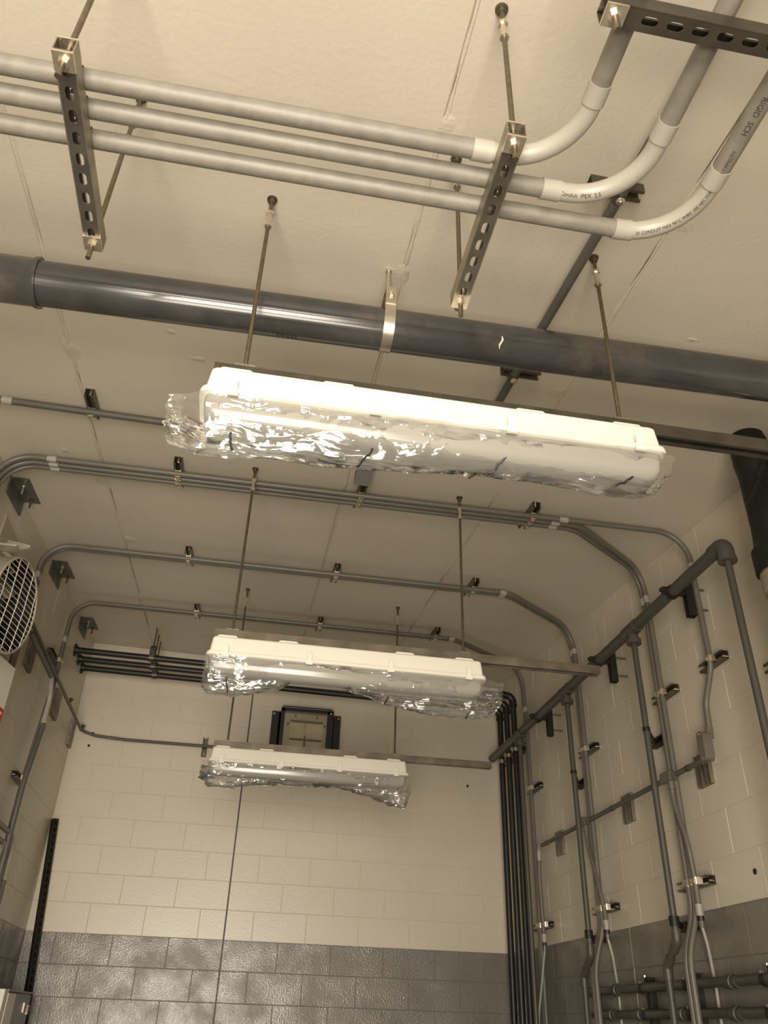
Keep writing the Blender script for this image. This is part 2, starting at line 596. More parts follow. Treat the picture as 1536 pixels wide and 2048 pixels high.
# dabs of filler and trowel marks on the ceiling
for (x, y, rx, ry) in ((2.60, 1.50, .05, .045), (2.54, 2.45, .05, .05), (1.79, 1.32, .028, .05), (1.77, 1.95, .05, .10), (0.53, 2.7, .04, .12), (0.50, 3.85, .05, .1), (0.56, 4.6, .05, .06),
                       (1.05, 2.6, .05, .02), (0.95, 2.45, .03, .02), (3.2, 1.9, .03, .02), (3.0, 1.5, .04, .012), (2.9, 2.0, .035, .015), (0.35, 3.55, .03, .03), (1.74, 5.5, .03, .15)):
    mb = MB()
    n = 14
    ring = [(x + rx * (0.7 + 0.5 * random.random()) * math.cos(2 * math.pi * k / n), y + ry * (0.7 + 0.5 * random.random()) * math.sin(2 * math.pi * k / n)) for k in range(n)]
    vs = [(a, b, zc(a, b) + 0.0008) for a, b in ring] + [(x + (a - x) * .55, y + (b - y) * .55, zc(a, b) - 0.0025 * random.random() - 0.001) for a, b in ring] + [(x, y, zc(x, y) - 0.002)]
    fs = [(k, (k + 1) % n, n + (k + 1) % n, n + k) for k in range(n)] + [(n + k, n + (k + 1) % n, 2 * n) for k in range(n)]
    mb.add(vs, fs).build('filler_dab', M['caulk'], ceiling)

BL, BH = 0.4064, 0.2032                  # block length and course height
JT, JD = 0.0042, 0.0018                   # joint width and recess


def clip_top(poly, f):
    """clip a polygon (u, z) to z < f(u)"""
    out = []
    for i in range(len(poly)):
        p, q = poly[i], poly[(i + 1) % len(poly)]
        a, b = f(p[0]) - p[1], f(q[0]) - q[1]
        if a >= 0:
            out.append(p)
        if a * b < 0:
            t = a / (a - b)
            out.append((p[0] + (q[0] - p[0]) * t, p[1] + (q[1] - p[1]) * t))
    return out


def block_wall(wall, P, nrm, u0, u1, top, grid, vis, breaks=()):
    """P(u, z, d): point on the wall face pushed d into the room. Blocks inside `vis` are single parts, the rest is one part."""
    cache = {}
    rest = MB()
    rest_g = MB()
    z, row = 0.0, 0
    ncourse = 24
    for row in range(ncourse):
        z0, z1 = row * BH, (row + 1) * BH
        odd = row % 2
        s = u0 - 1.0
        k0 = math.floor((u0 - grid) / BL) - 1
        cutsu = [grid + (k + 0.5 * odd) * BL for k in range(k0, k0 + 40)]
        cutsu = sorted([c for c in cutsu if u0 + 0.06 < c < u1 - 0.06 and all(abs(c - b) > 0.05 for b in breaks)] + [u0, u1] + list(breaks))
        for a, b in zip(cutsu, cutsu[1:]):
            e0 = JT / 2 if a > u0 + 1e-6 else 0.0
            e1 = JT / 2 if b < u1 - 1e-6 else 0.0
            ea, eb = a + e0, b - e1
            poly = [(ea, z0 + JT / 2), (eb, z0 + JT / 2), (eb, z1 - JT / 2), (ea, z1 - JT / 2)]
            poly = clip_top(poly, lambda u: top(u) - 0.002)
            if len(poly) < 3:
                continue
            area_ = abs(sum(poly[i][0] * poly[(i + 1) % len(poly)][1] - poly[(i + 1) % len(poly)][0] * poly[i][1] for i in range(len(poly)))) / 2
            if area_ < 0.0015:
                continue
            cu = sum(p[0] for p in poly) / len(poly)
            cz = sum(p[1] for p in poly) / len(poly)
            full = len(poly) == 4 and abs(poly[2][1] - (z1 - JT / 2)) < 1e-6 and abs(poly[3][1] - (z1 - JT / 2)) < 1e-6
            jit = random.uniform(-0.0006, 0.0006)
            pr = []
            ch = 0.0016
            ins = [(cu + (p[0] - cu) * (1 - 2 * ch / max(eb - ea, .02)), cz + (p[1] - cz) * (1 - 2 * ch / (BH - JT))) for p in poly]
            n = len(poly)
            single = vis(cu, cz)
            white = z0 > GRAY_Z - 0.05
            if single:
                key = (round(eb - ea, 4), white) if full else None
                o3 = P(cu, cz, jit)
                if key and key in cache:
                    me = cache[key]
                else:
                    vs = [P(p[0], p[1], jit - JD - 0.01) - o3 for p in poly] + [P(p[0], p[1], jit - 0.0010) - o3 for p in poly] + [P(p[0], p[1], jit) - o3 for p in ins]
                    fs = []
                    for r in (0, n):
                        fs += [(r + i, r + (i + 1) % n, r + n + (i + 1) % n, r + n + i) for i in range(n)]
                    fs.append(tuple(range(2 * n, 3 * n)))
                    me = bpy.data.meshes.new('concrete_block')
                    me.from_pydata([tuple(v) for v in vs], [], fs)
                    me.materials.append(M['cream'] if white else M['grey'])
                    me.update()
                    if key:
                        cache[key] = me
                o = bpy.data.objects.new('concrete_block', me)
                COL.objects.link(o)
                o.parent = wall
                o.location = o3
            else:
                tgt = rest if white else rest_g
                vs = [P(p[0], p[1], -JD - 0.01) for p in poly] + [P(p[0], p[1], -0.0010) for p in poly] + [P(p[0], p[1], 0) for p in ins]
                fs = []
                for r in (0, n):
                    fs += [(r + i, r + (i + 1) % n, r + n + (i + 1) % n, r + n + i) for i in range(n)]
                fs.append(tuple(range(2 * n, 3 * n)))
                tgt.add(vs, fs)
    if rest.v:
        rest.build('block_courses', M['cream'], wall, smooth=False)['kind'] = 'stuff'
    if rest_g.v:
        rest_g.build('block_courses', M['grey'], wall, smooth=False)['kind'] = 'stuff'


def mortar_slab(name, lo, hi, axis, side):
    """slab behind the blocks: painted cream above the wainscot line and grey below"""
    mb = MB()
    lo2, hi2 = list(lo), list(hi)
    hi2[2] = GRAY_Z
    mb.bbox(lo2, hi2, mi=1)
    lo3, hi3 = list(lo), list(hi)
    lo3[2] = GRAY_Z
    mb.bbox(lo3, hi3, mi=0)
    return structure(mb.build(name, [M['cream_joint'], M['grey_joint']], smooth=False))


wall_back = mortar_slab('wall_back', (-0.2, D + JD, 0), (W + 0.2, D + 0.25, 4.45), 1, 1)
block_wall(wall_back, lambda u, z, d: Vector((u, D - d, z)), -Y, 0, W, lambda u: zc(u, D), 0.0154, lambda u, z: z > 1.4, breaks=(1.432,))
wall_right = mortar_slab('wall_right', (W + JD, NEAR, 0), (W + 0.25, D + 0.2, 4.45), 0, 1)
block_wall(wall_right, lambda u, z, d: Vector((W - d, u, z)), -X, NEAR, D, lambda u: zc(W, u), 3.415 - 3 * BL, lambda u, z: z > 1.4 and u > 2.35, breaks=(4.80,))
wall_left = mortar_slab('wall_left', (-0.25, NEAR, 0), (-JD, D + 0.2, 4.45), 0, -1)
block_wall(wall_left, lambda u, z, d: Vector((d, u, z)), X, NEAR, D, lambda u: zc(0, u), 5.26 - 3 * BL, lambda u, z: z > 1.4 and u > 3.4)
# near wall with the doorway the daylight comes through
near = MB()
near.bbox((-0.2, NEAR - 0.2, 0), (0.2, NEAR, 4.0))
near.bbox((1.85, NEAR - 0.2, 0), (W + 0.2, NEAR, 4.0))
near.bbox((-0.2, NEAR - 0.2, 2.75), (W + 0.2, NEAR, 4.0))
structure(near.build('wall_front', M['cream'], smooth=False))
# dark sealant in the two control joints, and empty anchor holes
cj = mat('dark_joint_sealant', (0.10, 0.092, 0.075), 0.6)
MB().bbox((1.432 - 0.0065, D - 0.0022, 0.2), (1.432 + 0.0065, D + 0.004, zc(1.43, D) - 0.01)).build('control_joint', cj, wall_back, smooth=False)
MB().bbox((W - 0.0005, 4.80 - 0.0035, 0.2), (W + 0.004, 4.80 + 0.0035, zc(W, 4.8) - 0.01)).build('control_joint', M['cream_joint'], wall_right, smooth=False)
for (x, z) in ((0.162, 3.501), (0.151, 3.398), (3.363, 3.304)):
    MB().tube([(x, D - 0.003, z), (x, D + 0.002, z)], [0.011, 0.012], 9).build('anchor_hole', M['black'], wall_back)
MB().tube([(W - 0.003, 3.482, 2.14), (W + 0.002, 3.482, 2.14)], [0.012, 0.014], 9).build('anchor_hole', M['black'], wall_right)


# ------------------------------------------------------------------ conduits
def conduit(name, label, path, r, material, cat='conduit', group=None, couplings=(), elbows=(), ecol='elbow', n=14, ccol='elbow', clen=0.045):
    """one run of conduit; couplings = points on it, elbows = (a, b) point pairs whose stretch is a separate paler bend"""
    root = thing(name, label, cat, path[0], group)
    spans = sorted((min(arc_at(path, a), arc_at(path, b)), max(arc_at(path, a), arc_at(path, b))) for a, b in elbows)
    s, L = 0.0, path_len(path)
    for a, b in spans:
        if a - s > 0.01:
            MB().tube(sub_path(path, s, a), r, n).build('pipe', material, root)
        MB().tube(sub_path(path, a, b), r * 1.01, n).build('elbow', M[ecol], root)
        s = b
    if L - s > 0.01:
        MB().tube(sub_path(path, s, L), r, n).build('pipe', material, root)
    for c in couplings:
        t = arc_at(path, c)
        MB().tube(sub_path(path, t - clen / 2, t + clen / 2), r * 1.14, n).build('coupling', M[ccol], root)
    return root


def text_on_tube(parent, body, path, r, s0, size, start_dir, flip=False, material=None):
    """flat print wrapped on the pipe: characters run along the path, their height around it"""
    cu = bpy.data.curves.new('lettering', 'FONT')
    cu.body = body
    cu.size = size
    cu.resolution_u = 2
    tmp = bpy.data.objects.new('lettering', cu)
    COL.objects.link(tmp)
    dg = bpy.context.evaluated_depsgraph_get()
    me = bpy.data.meshes.new_from_object(tmp.evaluated_get(dg))
    bpy.data.objects.remove(tmp)
    tot = path_len(path)
    off = Vector((0, 0, 0))
    q = parent
    while q is not None:
        off += q.location
        q = q.parent
    for v in me.vertices:
        s = s0 + (-v.co.x if flip else v.co.x)
        seg = sub_path(path, max(0, s - 0.002), min(tot, s + 0.002))
        t = (seg[-1] - seg[0]).normalized()
        c = (seg[0] + seg[-1]) / 2
        d = Vector(start_dir)
        d = (d - t * d.dot(t)).normalized()
        e = t.cross(d)
        ang = (v.co.y - size * 0.35) / r * (1 if flip else -1)
        v.co = c + (d * math.cos(ang) + e * math.sin(ang)) * (r + 0.0008) - off
    me.materials.clear()
    me.materials.append(material or M['print'])
    o = bpy.data.objects.new('lettering', me)
    COL.objects.link(o)
    o.parent = parent
    return o


# three large conduits on the trapezes, turning towards the doorway
M['conduit_light'] = mat('weathered_light_conduit', (0.185, 0.172, 0.143), 0.46, var=0.12, vscale=30, bump=0.10, bscale=200)
r1 = 0.0215
zt = 3.164
for i, (yy, xe, c1, cp, e0, e1) in enumerate((
        (1.038, 1.989, (1.794, 0), 0.866, (1.81, 0), 0.85),
        (1.103, 2.163, (1.975, 0), 0.917, (1.99, 0), 0.90),
        (1.175, 2.328, (2.181, 0), 0.999, (2.195, 0), 0.985))):
    path = fillet([(0.02, yy + 0.004, zt), (xe, yy, zt), (xe + 0.004, -0.9, zt)], 0.15, 12)
    lab = ['large grey conduit nearest the doorway, bending behind the slotted trapeze end',
           'middle one of three large grey conduits resting on the slotted trapezes',
           'large grey conduit farthest along the trapezes, with print on its pale bend'][i]
    ro = conduit('large_conduit', lab, path, r1, M['conduit_light'], group='large conduits on the trapezes', couplings=((c1[0], yy, zt), (xe, cp, zt)),
                 elbows=(((e0[0], yy, zt), (xe, e1, zt)),))
    if i == 1:
        text_on_tube(ro, 'Conduit  IPEX  2.5', path, r1 * 1.02, arc_at(path, (xe - 0.17, yy, zt)), 0.013, (0.25, -0.42, -0.87))
    if i == 2:
        text_on_tube(ro, 'ID CONDUIT MAX 90\u00b0C WIRE USE NEC FOR WIRE FILL CAPACITY', path, r1 * 1.02, arc_at(path, (c1[0] + 0.03, yy, zt)), 0.0105, (-0.20, -0.33, -0.92))
        text_on_tube(ro, 'RIGID  SCH', path, r1 * 1.01, arc_at(path, (xe, cp - 0.20, zt)), 0.017, (-0.25, -0.3, -0.9), flip=True)


def trapeze(label, x, y0, y1, r0, r1_, axis='y', zb=3.10, mats=('galv', 'galv_web'), slots=None):
    root = thing('trapeze_hanger', label, 'pipe hanger', (x, (y0 + y1) / 2, zb), 'slotted trapeze hangers')
    body, web = MB(), MB()
    L = y1 - y0
    u = Y if axis == 'y' else X
    o = Vector((x, y0, zb)) if axis == 'y' else Vector((y0, x, zb))
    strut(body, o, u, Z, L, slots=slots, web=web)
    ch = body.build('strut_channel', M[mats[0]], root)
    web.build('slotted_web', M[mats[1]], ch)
    for yy in (r0, r1_):
        px, py = (x, yy) if axis == 'y' else (yy, x)
        rod_on_ceiling(root, px, py, zb - 0.055)
        w = MB().box((px, py, zb - 0.003), (0.041, 0.041, 0.006)).build('square_washer', M['zinc'], root)
        hexnut(MB(), (px, py, zb - 0.011), Z, 0.0105, 0.010).build('nut', M['zinc'], w)
        t = MB().box((px, py, zb + 0.044), (0.041, 0.041, 0.005)).build('square_washer', M['zinc'], root)
        hexnut(MB(), (px, py, zb + 0.051), Z, 0.0105, 0.009).build('nut', M['zinc'], t)
    return root


sl = [0.035 + 0.05 * k + 0.005 for k in range(10)]
t1 = trapeze('slotted steel trapeze below three conduits, between the plain long stretch and the coupling end', 0.929, 0.948, 1.436, 0.969, 1.414, slots=sl[:9] + [0.46])
t2 = trapeze('slotted steel trapeze beside the pale conduit bends and white couplings', 1.842, 0.948, 1.438, 0.969, 1.416, slots=sl)
t3 = trapeze('dark slotted trapeze running along the room above the pale bends', 0.688, 1.921, 2.75, 1.942, 2.70, axis='x', mats=('dark_strut', 'dark_strut'), slots=[0.09 + 0.05 * k for k in range(15)])
t1['label'] = 'slotted steel trapeze crossing the plain stretch of three large conduits'
for tx, rt in ((0.929, t1), (1.842, t2)):        # pipe straps clasping the conduits on top of the channel
    for yy in (1.038, 1.103, 1.175):
        mb = MB()
        n = 10
        pts = [(yy - 0.0245, zt - 0.024)] + [(yy + 0.0235 * math.cos(math.pi - math.pi * k / n), zt + 0.0235 * math.sin(math.pi * k / n)) for k in range(n + 1)] + [(yy + 0.0245, zt - 0.024)]
        ins = [(yy - 0.022, zt - 0.024)] + [(yy + 0.0214 * math.cos(math.pi - math.pi * k / n), zt + 0.0214 * math.sin(math.pi * k / n)) for k in range(n + 1)] + [(yy + 0.022, zt - 0.024)]
        mb.prism(pts + list(reversed(ins)), (tx - 0.012, 0, 0), Y, Z, X, 0.024)
        hexnut(mb, (tx, yy, zt + 0.028), Z, 0.007, 0.008)
        mb.build('pipe_strap', M['galv'], rt)


# ------------------------------------------------------------------ strut brackets with conduit straps
def bracket(label, P, u, n, L, tubes, group, cat='bracket', m='bracket_strut', sm='strap', name='conduit_bracket', h=0.041, s_off=0.0, bolt=1):
    """P: start of the strut on the surface; u along it; n out of the surface; tubes = [(distance along u, radius, height of tube centre)]"""
    P, u, n = Vector(P), Vector(u).normalized(), Vector(n).normalized()
    ax = n.cross(u)
    root = thing(name, label, cat, P + u * (L / 2), group)
    mb = MB()
    strut(mb, P, u, n, L, h=h)
    mb.build('strut_channel', M[m], root)
    MB().cyl(P + u * 0.022, P + u * 0.022 + n * 0.020, 0.006, 8).build('anchor_bolt', M['zinc'], root)
    for d, r, hh in tubes:
        c = P + u * d + n * hh
        sb = MB()
        k = 10
        ro, ri = r + 0.0032, r + 0.0004
        leg = hh - h + 0.001
        pts = [(-ro, -leg)] + [(ro * math.cos(math.pi - math.pi * q / k), ro * math.sin(math.pi * q / k)) for q in range(k + 1)] + [(ro, -leg)]
        ins = [(-ri, -leg)] + [(ri * math.cos(math.pi - math.pi * q / k), ri * math.sin(math.pi * q / k)) for q in range(k + 1)] + [(ri, -leg)]
        sb.prism(pts + list(reversed(ins)), c - ax * 0.016, u, n, ax, 0.032)
        so = sb.build('strap', M[sm], root)
        if bolt:
            bm = MB()
            b0 = c + n * (r + 0.003)
            bm.tube([b0 - n * 0.001, b0 + n * 0.003, b0 + n * 0.006], [0.0135, 0.0135, 0.009], 14)
            bm.tube([b0 + n * 0.005, b0 + n * 0.010], 0.0055, 6)
            bm.build('screw', M['zinc'], so)
    return root


def ceil_bracket(label, x, y0, y1, tubes, group='strut brackets under the ceiling'):
    u = Vector((0, 1, 0.1)).normalized()
    P = Vector((x, y0, zc(x, y0)))
    n = Vector((0, 0.1, -1)).normalized()
    return bracket(label, P, u, n, (y1 - y0) * 1.005, [((yy - y0) * 1.005, r, 0.041 + r) for yy, r in tubes], group)


def cp(x, y, r):                         # centre of a conduit strapped under a ceiling bracket
    return Vector((x, y, zc(x, y) - 0.041 - r))


# run 1: along the ceiling, then turning back towards the doorway
ra = 0.0165
p = fillet([cp(0.03, 3.06, ra), cp(2.285, 3.03, ra), cp(2.36, 0.6, ra), cp(2.395, -0.9, ra)], [0.14, 0.5], 10)
conduit('overhead_conduit', 'dark conduit under the ceiling running above the charcoal pipe towards the doorway', p, ra, M['conduit_dark'], group='ceiling conduits', couplings=(cp(0.20, 3.055, ra),))
ceil_bracket('bracket holding a single conduit nearest the first wrapped light', 0.565, 2.945, 3.13, [(3.058, ra)])
for y0, lab in ((1.40, 'short strut across the dark conduit beside the pale conduit bends'), (2.32, 'short strut across the dark conduit behind the charcoal pipe')):
    xx = 2.335 if y0 < 2 else 2.31
    P = Vector((2.245 if y0 < 2 else 2.262, y0, zc(2.3, y0)))
    xo = (2.336 if y0 < 2 else 2.308) - P.x
    rb = bracket(lab, P, X, Vector((0, 0, -1)), 0.165 if y0 < 2 else 0.155, [(xo, ra, 0.041 + ra)], 'strut brackets under the ceiling', sm='dark_strut')

# run 2: three conduits
rb_ = 0.0145
ys2 = [(3.556, 3.448), (3.602, 3.492), (3.646, 3.540)]
p = fillet([(0.045, 3.57, 3.0), (0.045, 3.57, 3.80), cp(0.32, 3.562, rb_), cp(2.93, ys2[0][1], rb_), cp(3.30, 3.428, rb_), (3.622, 3.42, 3.80), (3.622, 3.415, 3.06), (3.622, 3.52, 2.90), (3.622, 3.535, 2.735)],
           [0.15, 0.12, 0.3, 0.3, 0.12, 0.12, 0.12], 8)
pth_single = fillet([(0.045, 3.57, 3.0), cp(0.045, 3.57, rb_), cp(3.622, 3.42, rb_), (3.622, 3.415, 3.06), (3.622, 3.525, 2.90), (3.622, 3.535, 2.735)], [0.17, 0.17, 0.15, 0.12], 10)
conduit('overhead_conduit', 'conduit of the triple ceiling run dropping alone to the grey access box', pth_single, rb_, M['conduit'], group='ceiling conduits',
        couplings=(cp(2.95, 3.441, rb_), (3.622, 3.42, 3.60), cp(0.30, 3.562, rb_)), elbows=((cp(3.44, 3.426, rb_), (3.622, 3.417, 3.58)),), ecol='conduit', ccol='pale')
for i, (dy, yw) in enumerate(((1, 3.925), (2, 3.966))):
    a, b = ys2[dy]
    xk = 3.06 - 0.02 * i
    pts = [(0.045, a + 0.02, 3.0), cp(0.045, a + 0.02, rb_), cp(xk, b - 0.004, rb_), cp(3.622, yw + 0.02, rb_), (3.622, yw, 3.55), (3.622, yw, 2.02), (3.556, yw + 0.01, 1.84), (3.553, yw + 0.01, 0.1)]
    pth = fillet(pts, [0.17, 0.20, 0.16, 0, 0.4, 0.4], 10)
    conduit('overhead_conduit', ['middle conduit of the triple ceiling run, kicking diagonally and dropping down the block wall',
                                'farthest conduit of the triple ceiling run, dropping down the block wall'][i], pth, rb_, M['conduit'],
            group='ceiling conduits', couplings=(cp(2.92, b, rb_), (3.622, yw, 3.66), cp(0.30, a + 0.01, rb_)), ccol='pale')
ceil_bracket('bracket holding three conduits beneath the crumpled bag end of the first light', 0.925, 3.446, 3.70, [(3.536, rb_), (3.582, rb_), (3.627, rb_)])
ceil_bracket('bracket holding three conduits beside the ribbed grey plastic block', 1.868, 3.415, 3.67, [(3.497, rb_), (3.542, rb_), (3.588, rb_)])
ceil_bracket('bracket holding three conduits just before their couplings and diagonal kick', 2.785, 3.39, 3.64, [(3.455, rb_), (3.502, rb_), (3.548, rb_)])

# run 3 and run 4: conduit pairs crossing the ceiling and dropping down both walls
rc = 0.0117
r3, r4 = 0.0160, 0.0134
for i in range(2):
    o, rc = 0.037 * i, r3
    pth = fillet([(0.053, 4.685 + o, 2.2), cp(0.053, 4.69 + o, rc), cp(3.0, 4.545 + o, rc), cp(3.622, 5.055 + o, rc), (3.620, 5.01 + o, 3.6), (3.620, 5.02 + o, 2.05), (3.560, 5.05 + o, 1.84), (3.556, 5.05 + o, 0.1)],
                 [0.16, 0.22, 0.16, 0, 0.4, 0.4], 10)
    conduit('overhead_conduit', ['nearer conduit of the pair crossing the ceiling past the round fan', 'farther conduit of the pair crossing the ceiling past the round fan'][i], pth, rc, M['conduit'], group='ceiling conduits',
            couplings=(cp(2.96, 4.55 + o, rc), (3.622, 5.03 + o, 3.78), (0.053, 4.685 + o, 3.78)), ccol='pale', clen=0.04)
    o, rc = 0.030 * i, r4
    pth = fillet([(0.053, 5.62 + o, 1.3), (0.053, 5.60 + o, 2.75), (0.053, 5.735 + o, 3.42), cp(0.053, 5.745 + o, rc), cp(2.90, 5.585 + o, rc), cp(3.622, 6.15 + o, rc), (3.622, 6.11 + o, 3.6), (3.622, 6.10 + o, 0.1)],
                 [0.6, 0.6, 0.16, 0.22, 0.16, 0], 10)
    conduit('overhead_conduit', ['nearer conduit of the pair crossing the ceiling just before the black pipes', 'farther conduit of the pair crossing the ceiling just before the black pipes'][i], pth, rc, M['conduit'], group='ceiling conduits',
            couplings=(cp(2.88, 5.59 + o, rc), (3.622, 6.11 + o, 3.72), (0.053, 5.74 + o, 3.80)), ccol='pale', clen=0.04)
rc = 0.0117
for x, y0, lab in ((0.93, 4.57, 'bracket on the fan conduit pair above the second light, at its fan end'), (1.87, 4.54, 'bracket on the fan conduit pair midway along the ceiling'),
                   (2.765, 4.485, 'bracket on the fan conduit pair beside its couplings and diagonal kick')):
    yb = 4.69 - 0.145 / 2.95 * (x - 0.05)
    ceil_bracket(lab, x, y0, y0 + 0.24, [(yb, r3), (yb + 0.037, r3)])
for x, y0, lab in ((0.945, 5.635, 'bracket on the far ceiling conduit pair nearest the hung black pipes'), (1.87, 5.595, 'bracket on the far ceiling conduit pair midway along the ceiling'),
                   (2.755, 5.51, 'bracket on the far ceiling conduit pair beside its diagonal kick')):
    yb = 5.745 - 0.16 / 2.85 * (x - 0.05)
    ceil_bracket(lab, x, y0, y0 + 0.23, [(yb, r4), (yb + 0.030, r4)])

# ribbed grey block by the middle bracket
sh = thing('plastic_block', 'ribbed grey plastic block on the ceiling beside a three-conduit bracket', 'plastic block', (1.85, 3.3, zc(1.85, 3.3)))
mb = MB()
zz = zc(1.85, 3.3)
mb.bbox((1.812, 3.23, zz - 0.055), (1.892, 3.37, zz + 0.005))
mb.build('body', M['shim'], sh)
for k in range(5):
    x = 1.818 + 0.017 * k
    MB().bbox((x, 3.222, zz - 0.058), (x + 0.006, 3.372, zz - 0.052)).build('rib', M['shim'], sh)
    MB().bbox((x, 3.224, zz - 0.056), (x + 0.006, 3.232, zz)).build('rib', M['shim'], sh)

# ------------------------------------------------------------------ charcoal drain pipe under the ceiling
BR = 0.0705
bp_pts = [(0.02, 1.912, 3.425), (3.30, 1.912, 3.492)]
bpr = thing('drain_pipe', 'thick charcoal plastic pipe hung along under the ceiling', 'pipe', (1.7, 1.912, 3.45))
zb = lambda x: 3.425 + (x - 0.02) * 0.067 / 3.28
bpath = [Vector((0.02, 1.912, zb(0.02))), Vector((3.28, 1.912, zb(3.28)))]
pipe_o = MB().tube([lerp(bpath[0], bpath[1], k / 12) for k in range(13)], BR, 40).build('pipe', M['big_pvc'], bpr)
hub = MB()
hub.tube([(x, 1.912, zb(x)) for x in (0.30, 0.30, 0.62, 0.628, 0.640, 0.641)], [0.05, 0.0745, 0.0745, 0.0795, 0.0795, 0.06], 40)
hub.build('coupling', M['big_pvc'], bpr)
hub = MB()
hub.tube([(x, 1.912, zb(x)) for x in (3.24, 3.241, 3.33)], [0.06, 0.084, 0.084], 32)
hub.tube(fillet([(3.26, 1.912, zb(3.3)), (3.452, 1.912, zb(3.43)), (3.452, 2.12, zb(3.43))], 0.13, 10), 0.0745, 32)
hub.build('elbow', M['drain'], bpr)
text_on_tube(bpr, 'SPEARS', [Vector((1.25, 1.912, zb(1.25))), Vector((3.2, 1.912, zb(3.2)))], BR, 0.12, 0.022, (0, 0.25, -0.9))
text_on_tube(bpr, '- ---- --- - ----- -- --- ---- - -----', [Vector((0.7, 1.912, zb(0.7))), Vector((3.2, 1.912, zb(3.2)))], BR, 0.05, 0.016, (0, 0.35, -0.9))
mb = MB()                                   # white scuff
mb.tube([(2.10 + 0.004 * math.sin(k), 1.912 - (BR + 0.0012) * math.cos(0.35 + 0.1 * k), zb(2.1) - (BR + 0.0012) * math.sin(0.35 + 0.1 * k)) for k in range(7)], [0.001, 0.003, 0.004, 0.003, 0.004, 0.002, 0.001], 6)
mb.build('paint_scuff', M['white_box'], bpr)
# clevis hanger of the pipe
hx, hy = 1.728, 1.912
hg = thing('pipe_hanger', 'bright steel band hanger with a short rod around the charcoal pipe', 'pipe hanger', (hx, hy, 3.55))
o = MB().cyl((hx, hy, 3.575), (hx, hy, zc(hx, hy)), 0.0055, 12).build('rod', M['zinc'], hg)
MB().tube([(hx, hy, zc(hx, hy)), (hx, hy, zc(hx, hy) - 0.010), (hx, hy, zc(hx, hy) - 0.012)], [0.012, 0.010, 0.007], 10).build('anchor', M['zinc'], o)
band = MB()
cz = zb(hx)
n = 28
ro, ri = BR + 0.0035, BR + 0.0005
prof_o = [(-ro, 0.075)] + [(ro * math.cos(math.pi + math.pi * k / n), ro * math.sin(math.pi + math.pi * k / n)) for k in range(n + 1)] + [(ro, 0.075)]
prof_i = [(-ri, 0.075)] + [(ri * math.cos(math.pi + math.pi * k / n), ri * math.sin(math.pi + math.pi * k / n)) for k in range(n + 1)] + [(ri, 0.075)]
band.prism(prof_o + list(reversed(prof_i)), (hx - 0.0175, hy, cz), Y, Z, X, 0.035)
bo = band.build('band', M['steel'], hg)
yk = MB()
yk.prism([(-ro - 0.004, 0.045), (-ro - 0.004, 0.12), (-0.03, 0.137), (0.03, 0.137), (ro + 0.004, 0.12), (ro + 0.004, 0.045), (ro, 0.045), (ro, 0.118), (0.028, 0.133), (-0.028, 0.133), (-ro, 0.118), (-ro, 0.045)],
         (hx - 0.017, hy, cz), Y, Z, X, 0.034)
yk.build('yoke', M['steel'], hg)
for s in (-1, 1):
    hexnut(MB(), (hx, hy + s * (ro + 0.008), cz + 0.085), Y, 0.010, 0.010).build('bolt', M['zinc'], hg)
    MB().cyl((hx, hy + s * (ro + 0.012), cz + 0.085), (hx, hy + s * (ro + 0.022), cz + 0.085), 0.0045, 8).build('bolt', M['zinc'], hg)
MB().cyl((hx, hy - ro, cz + 0.085), (hx, hy + ro, cz + 0.085), 0.005, 10).build('cross_bolt', M['zinc'], hg)

# black vertical drain with wye on the block wall
vx, vy = 3.452, 2.545
dv = thing('vertical_drain', 'black vertical drain with side branch and steel band by the block wall', 'pipe', (vx, vy, 3.0))
MB().tube([(vx, vy, z) for z in (3.10, 3.10, 3.20, 3.215, 3.25, 3.30, 3.56, 3.60, 3.63, 3.74)], [0.06, 0.093, 0.093, 0.080, 0.075, 0.072, 0.071, 0.075, 0.079, 0.079], 32).build('wye_body', M['drain'], dv)
MB().tube([(vx, vy, 3.73), (vx, vy, zc(vx, vy) - 0.004)], 0.072, 32).build('pipe', M['drain'], dv)
br = MB()
br.tube(fillet([(vx, vy, 3.40), (vx, vy - 0.20, 3.495), (vx, 2.11, zb(3.43))], 0.1, 6), 0.076, 28)
br.build('branch', M['drain'], dv)
MB().tube([(vx, vy - 0.125, 3.452), (vx, vy - 0.127, 3.453), (vx, vy - 0.185, 3.481), (vx, vy - 0.187, 3.482)], [0.07, 0.090, 0.090, 0.07], 28).build('branch_collar', M['drain'], dv)
MB().tube([(vx, vy, 0.05), (vx, vy, 3.11)], 0.0705, 32).build('pipe', M['big_pvc'], dv)
bd = MB()
bd.tube([(vx, vy, z) for z in (3.005, 3.005, 3.10, 3.10)], [0.07, 0.080, 0.080, 0.07], 36)
bd.build('steel_band', M['steel'], dv)
bd = MB()
for z in (3.02, 3.085):
    bd.tube([(vx, vy, z - 0.004), (vx, vy, z + 0.004)], 0.0815, 36)
bd.box((vx - 0.02, vy - 0.085, 3.052), (0.03, 0.016, 0.08))
bd.build('band_clamp', M['zinc'], dv)


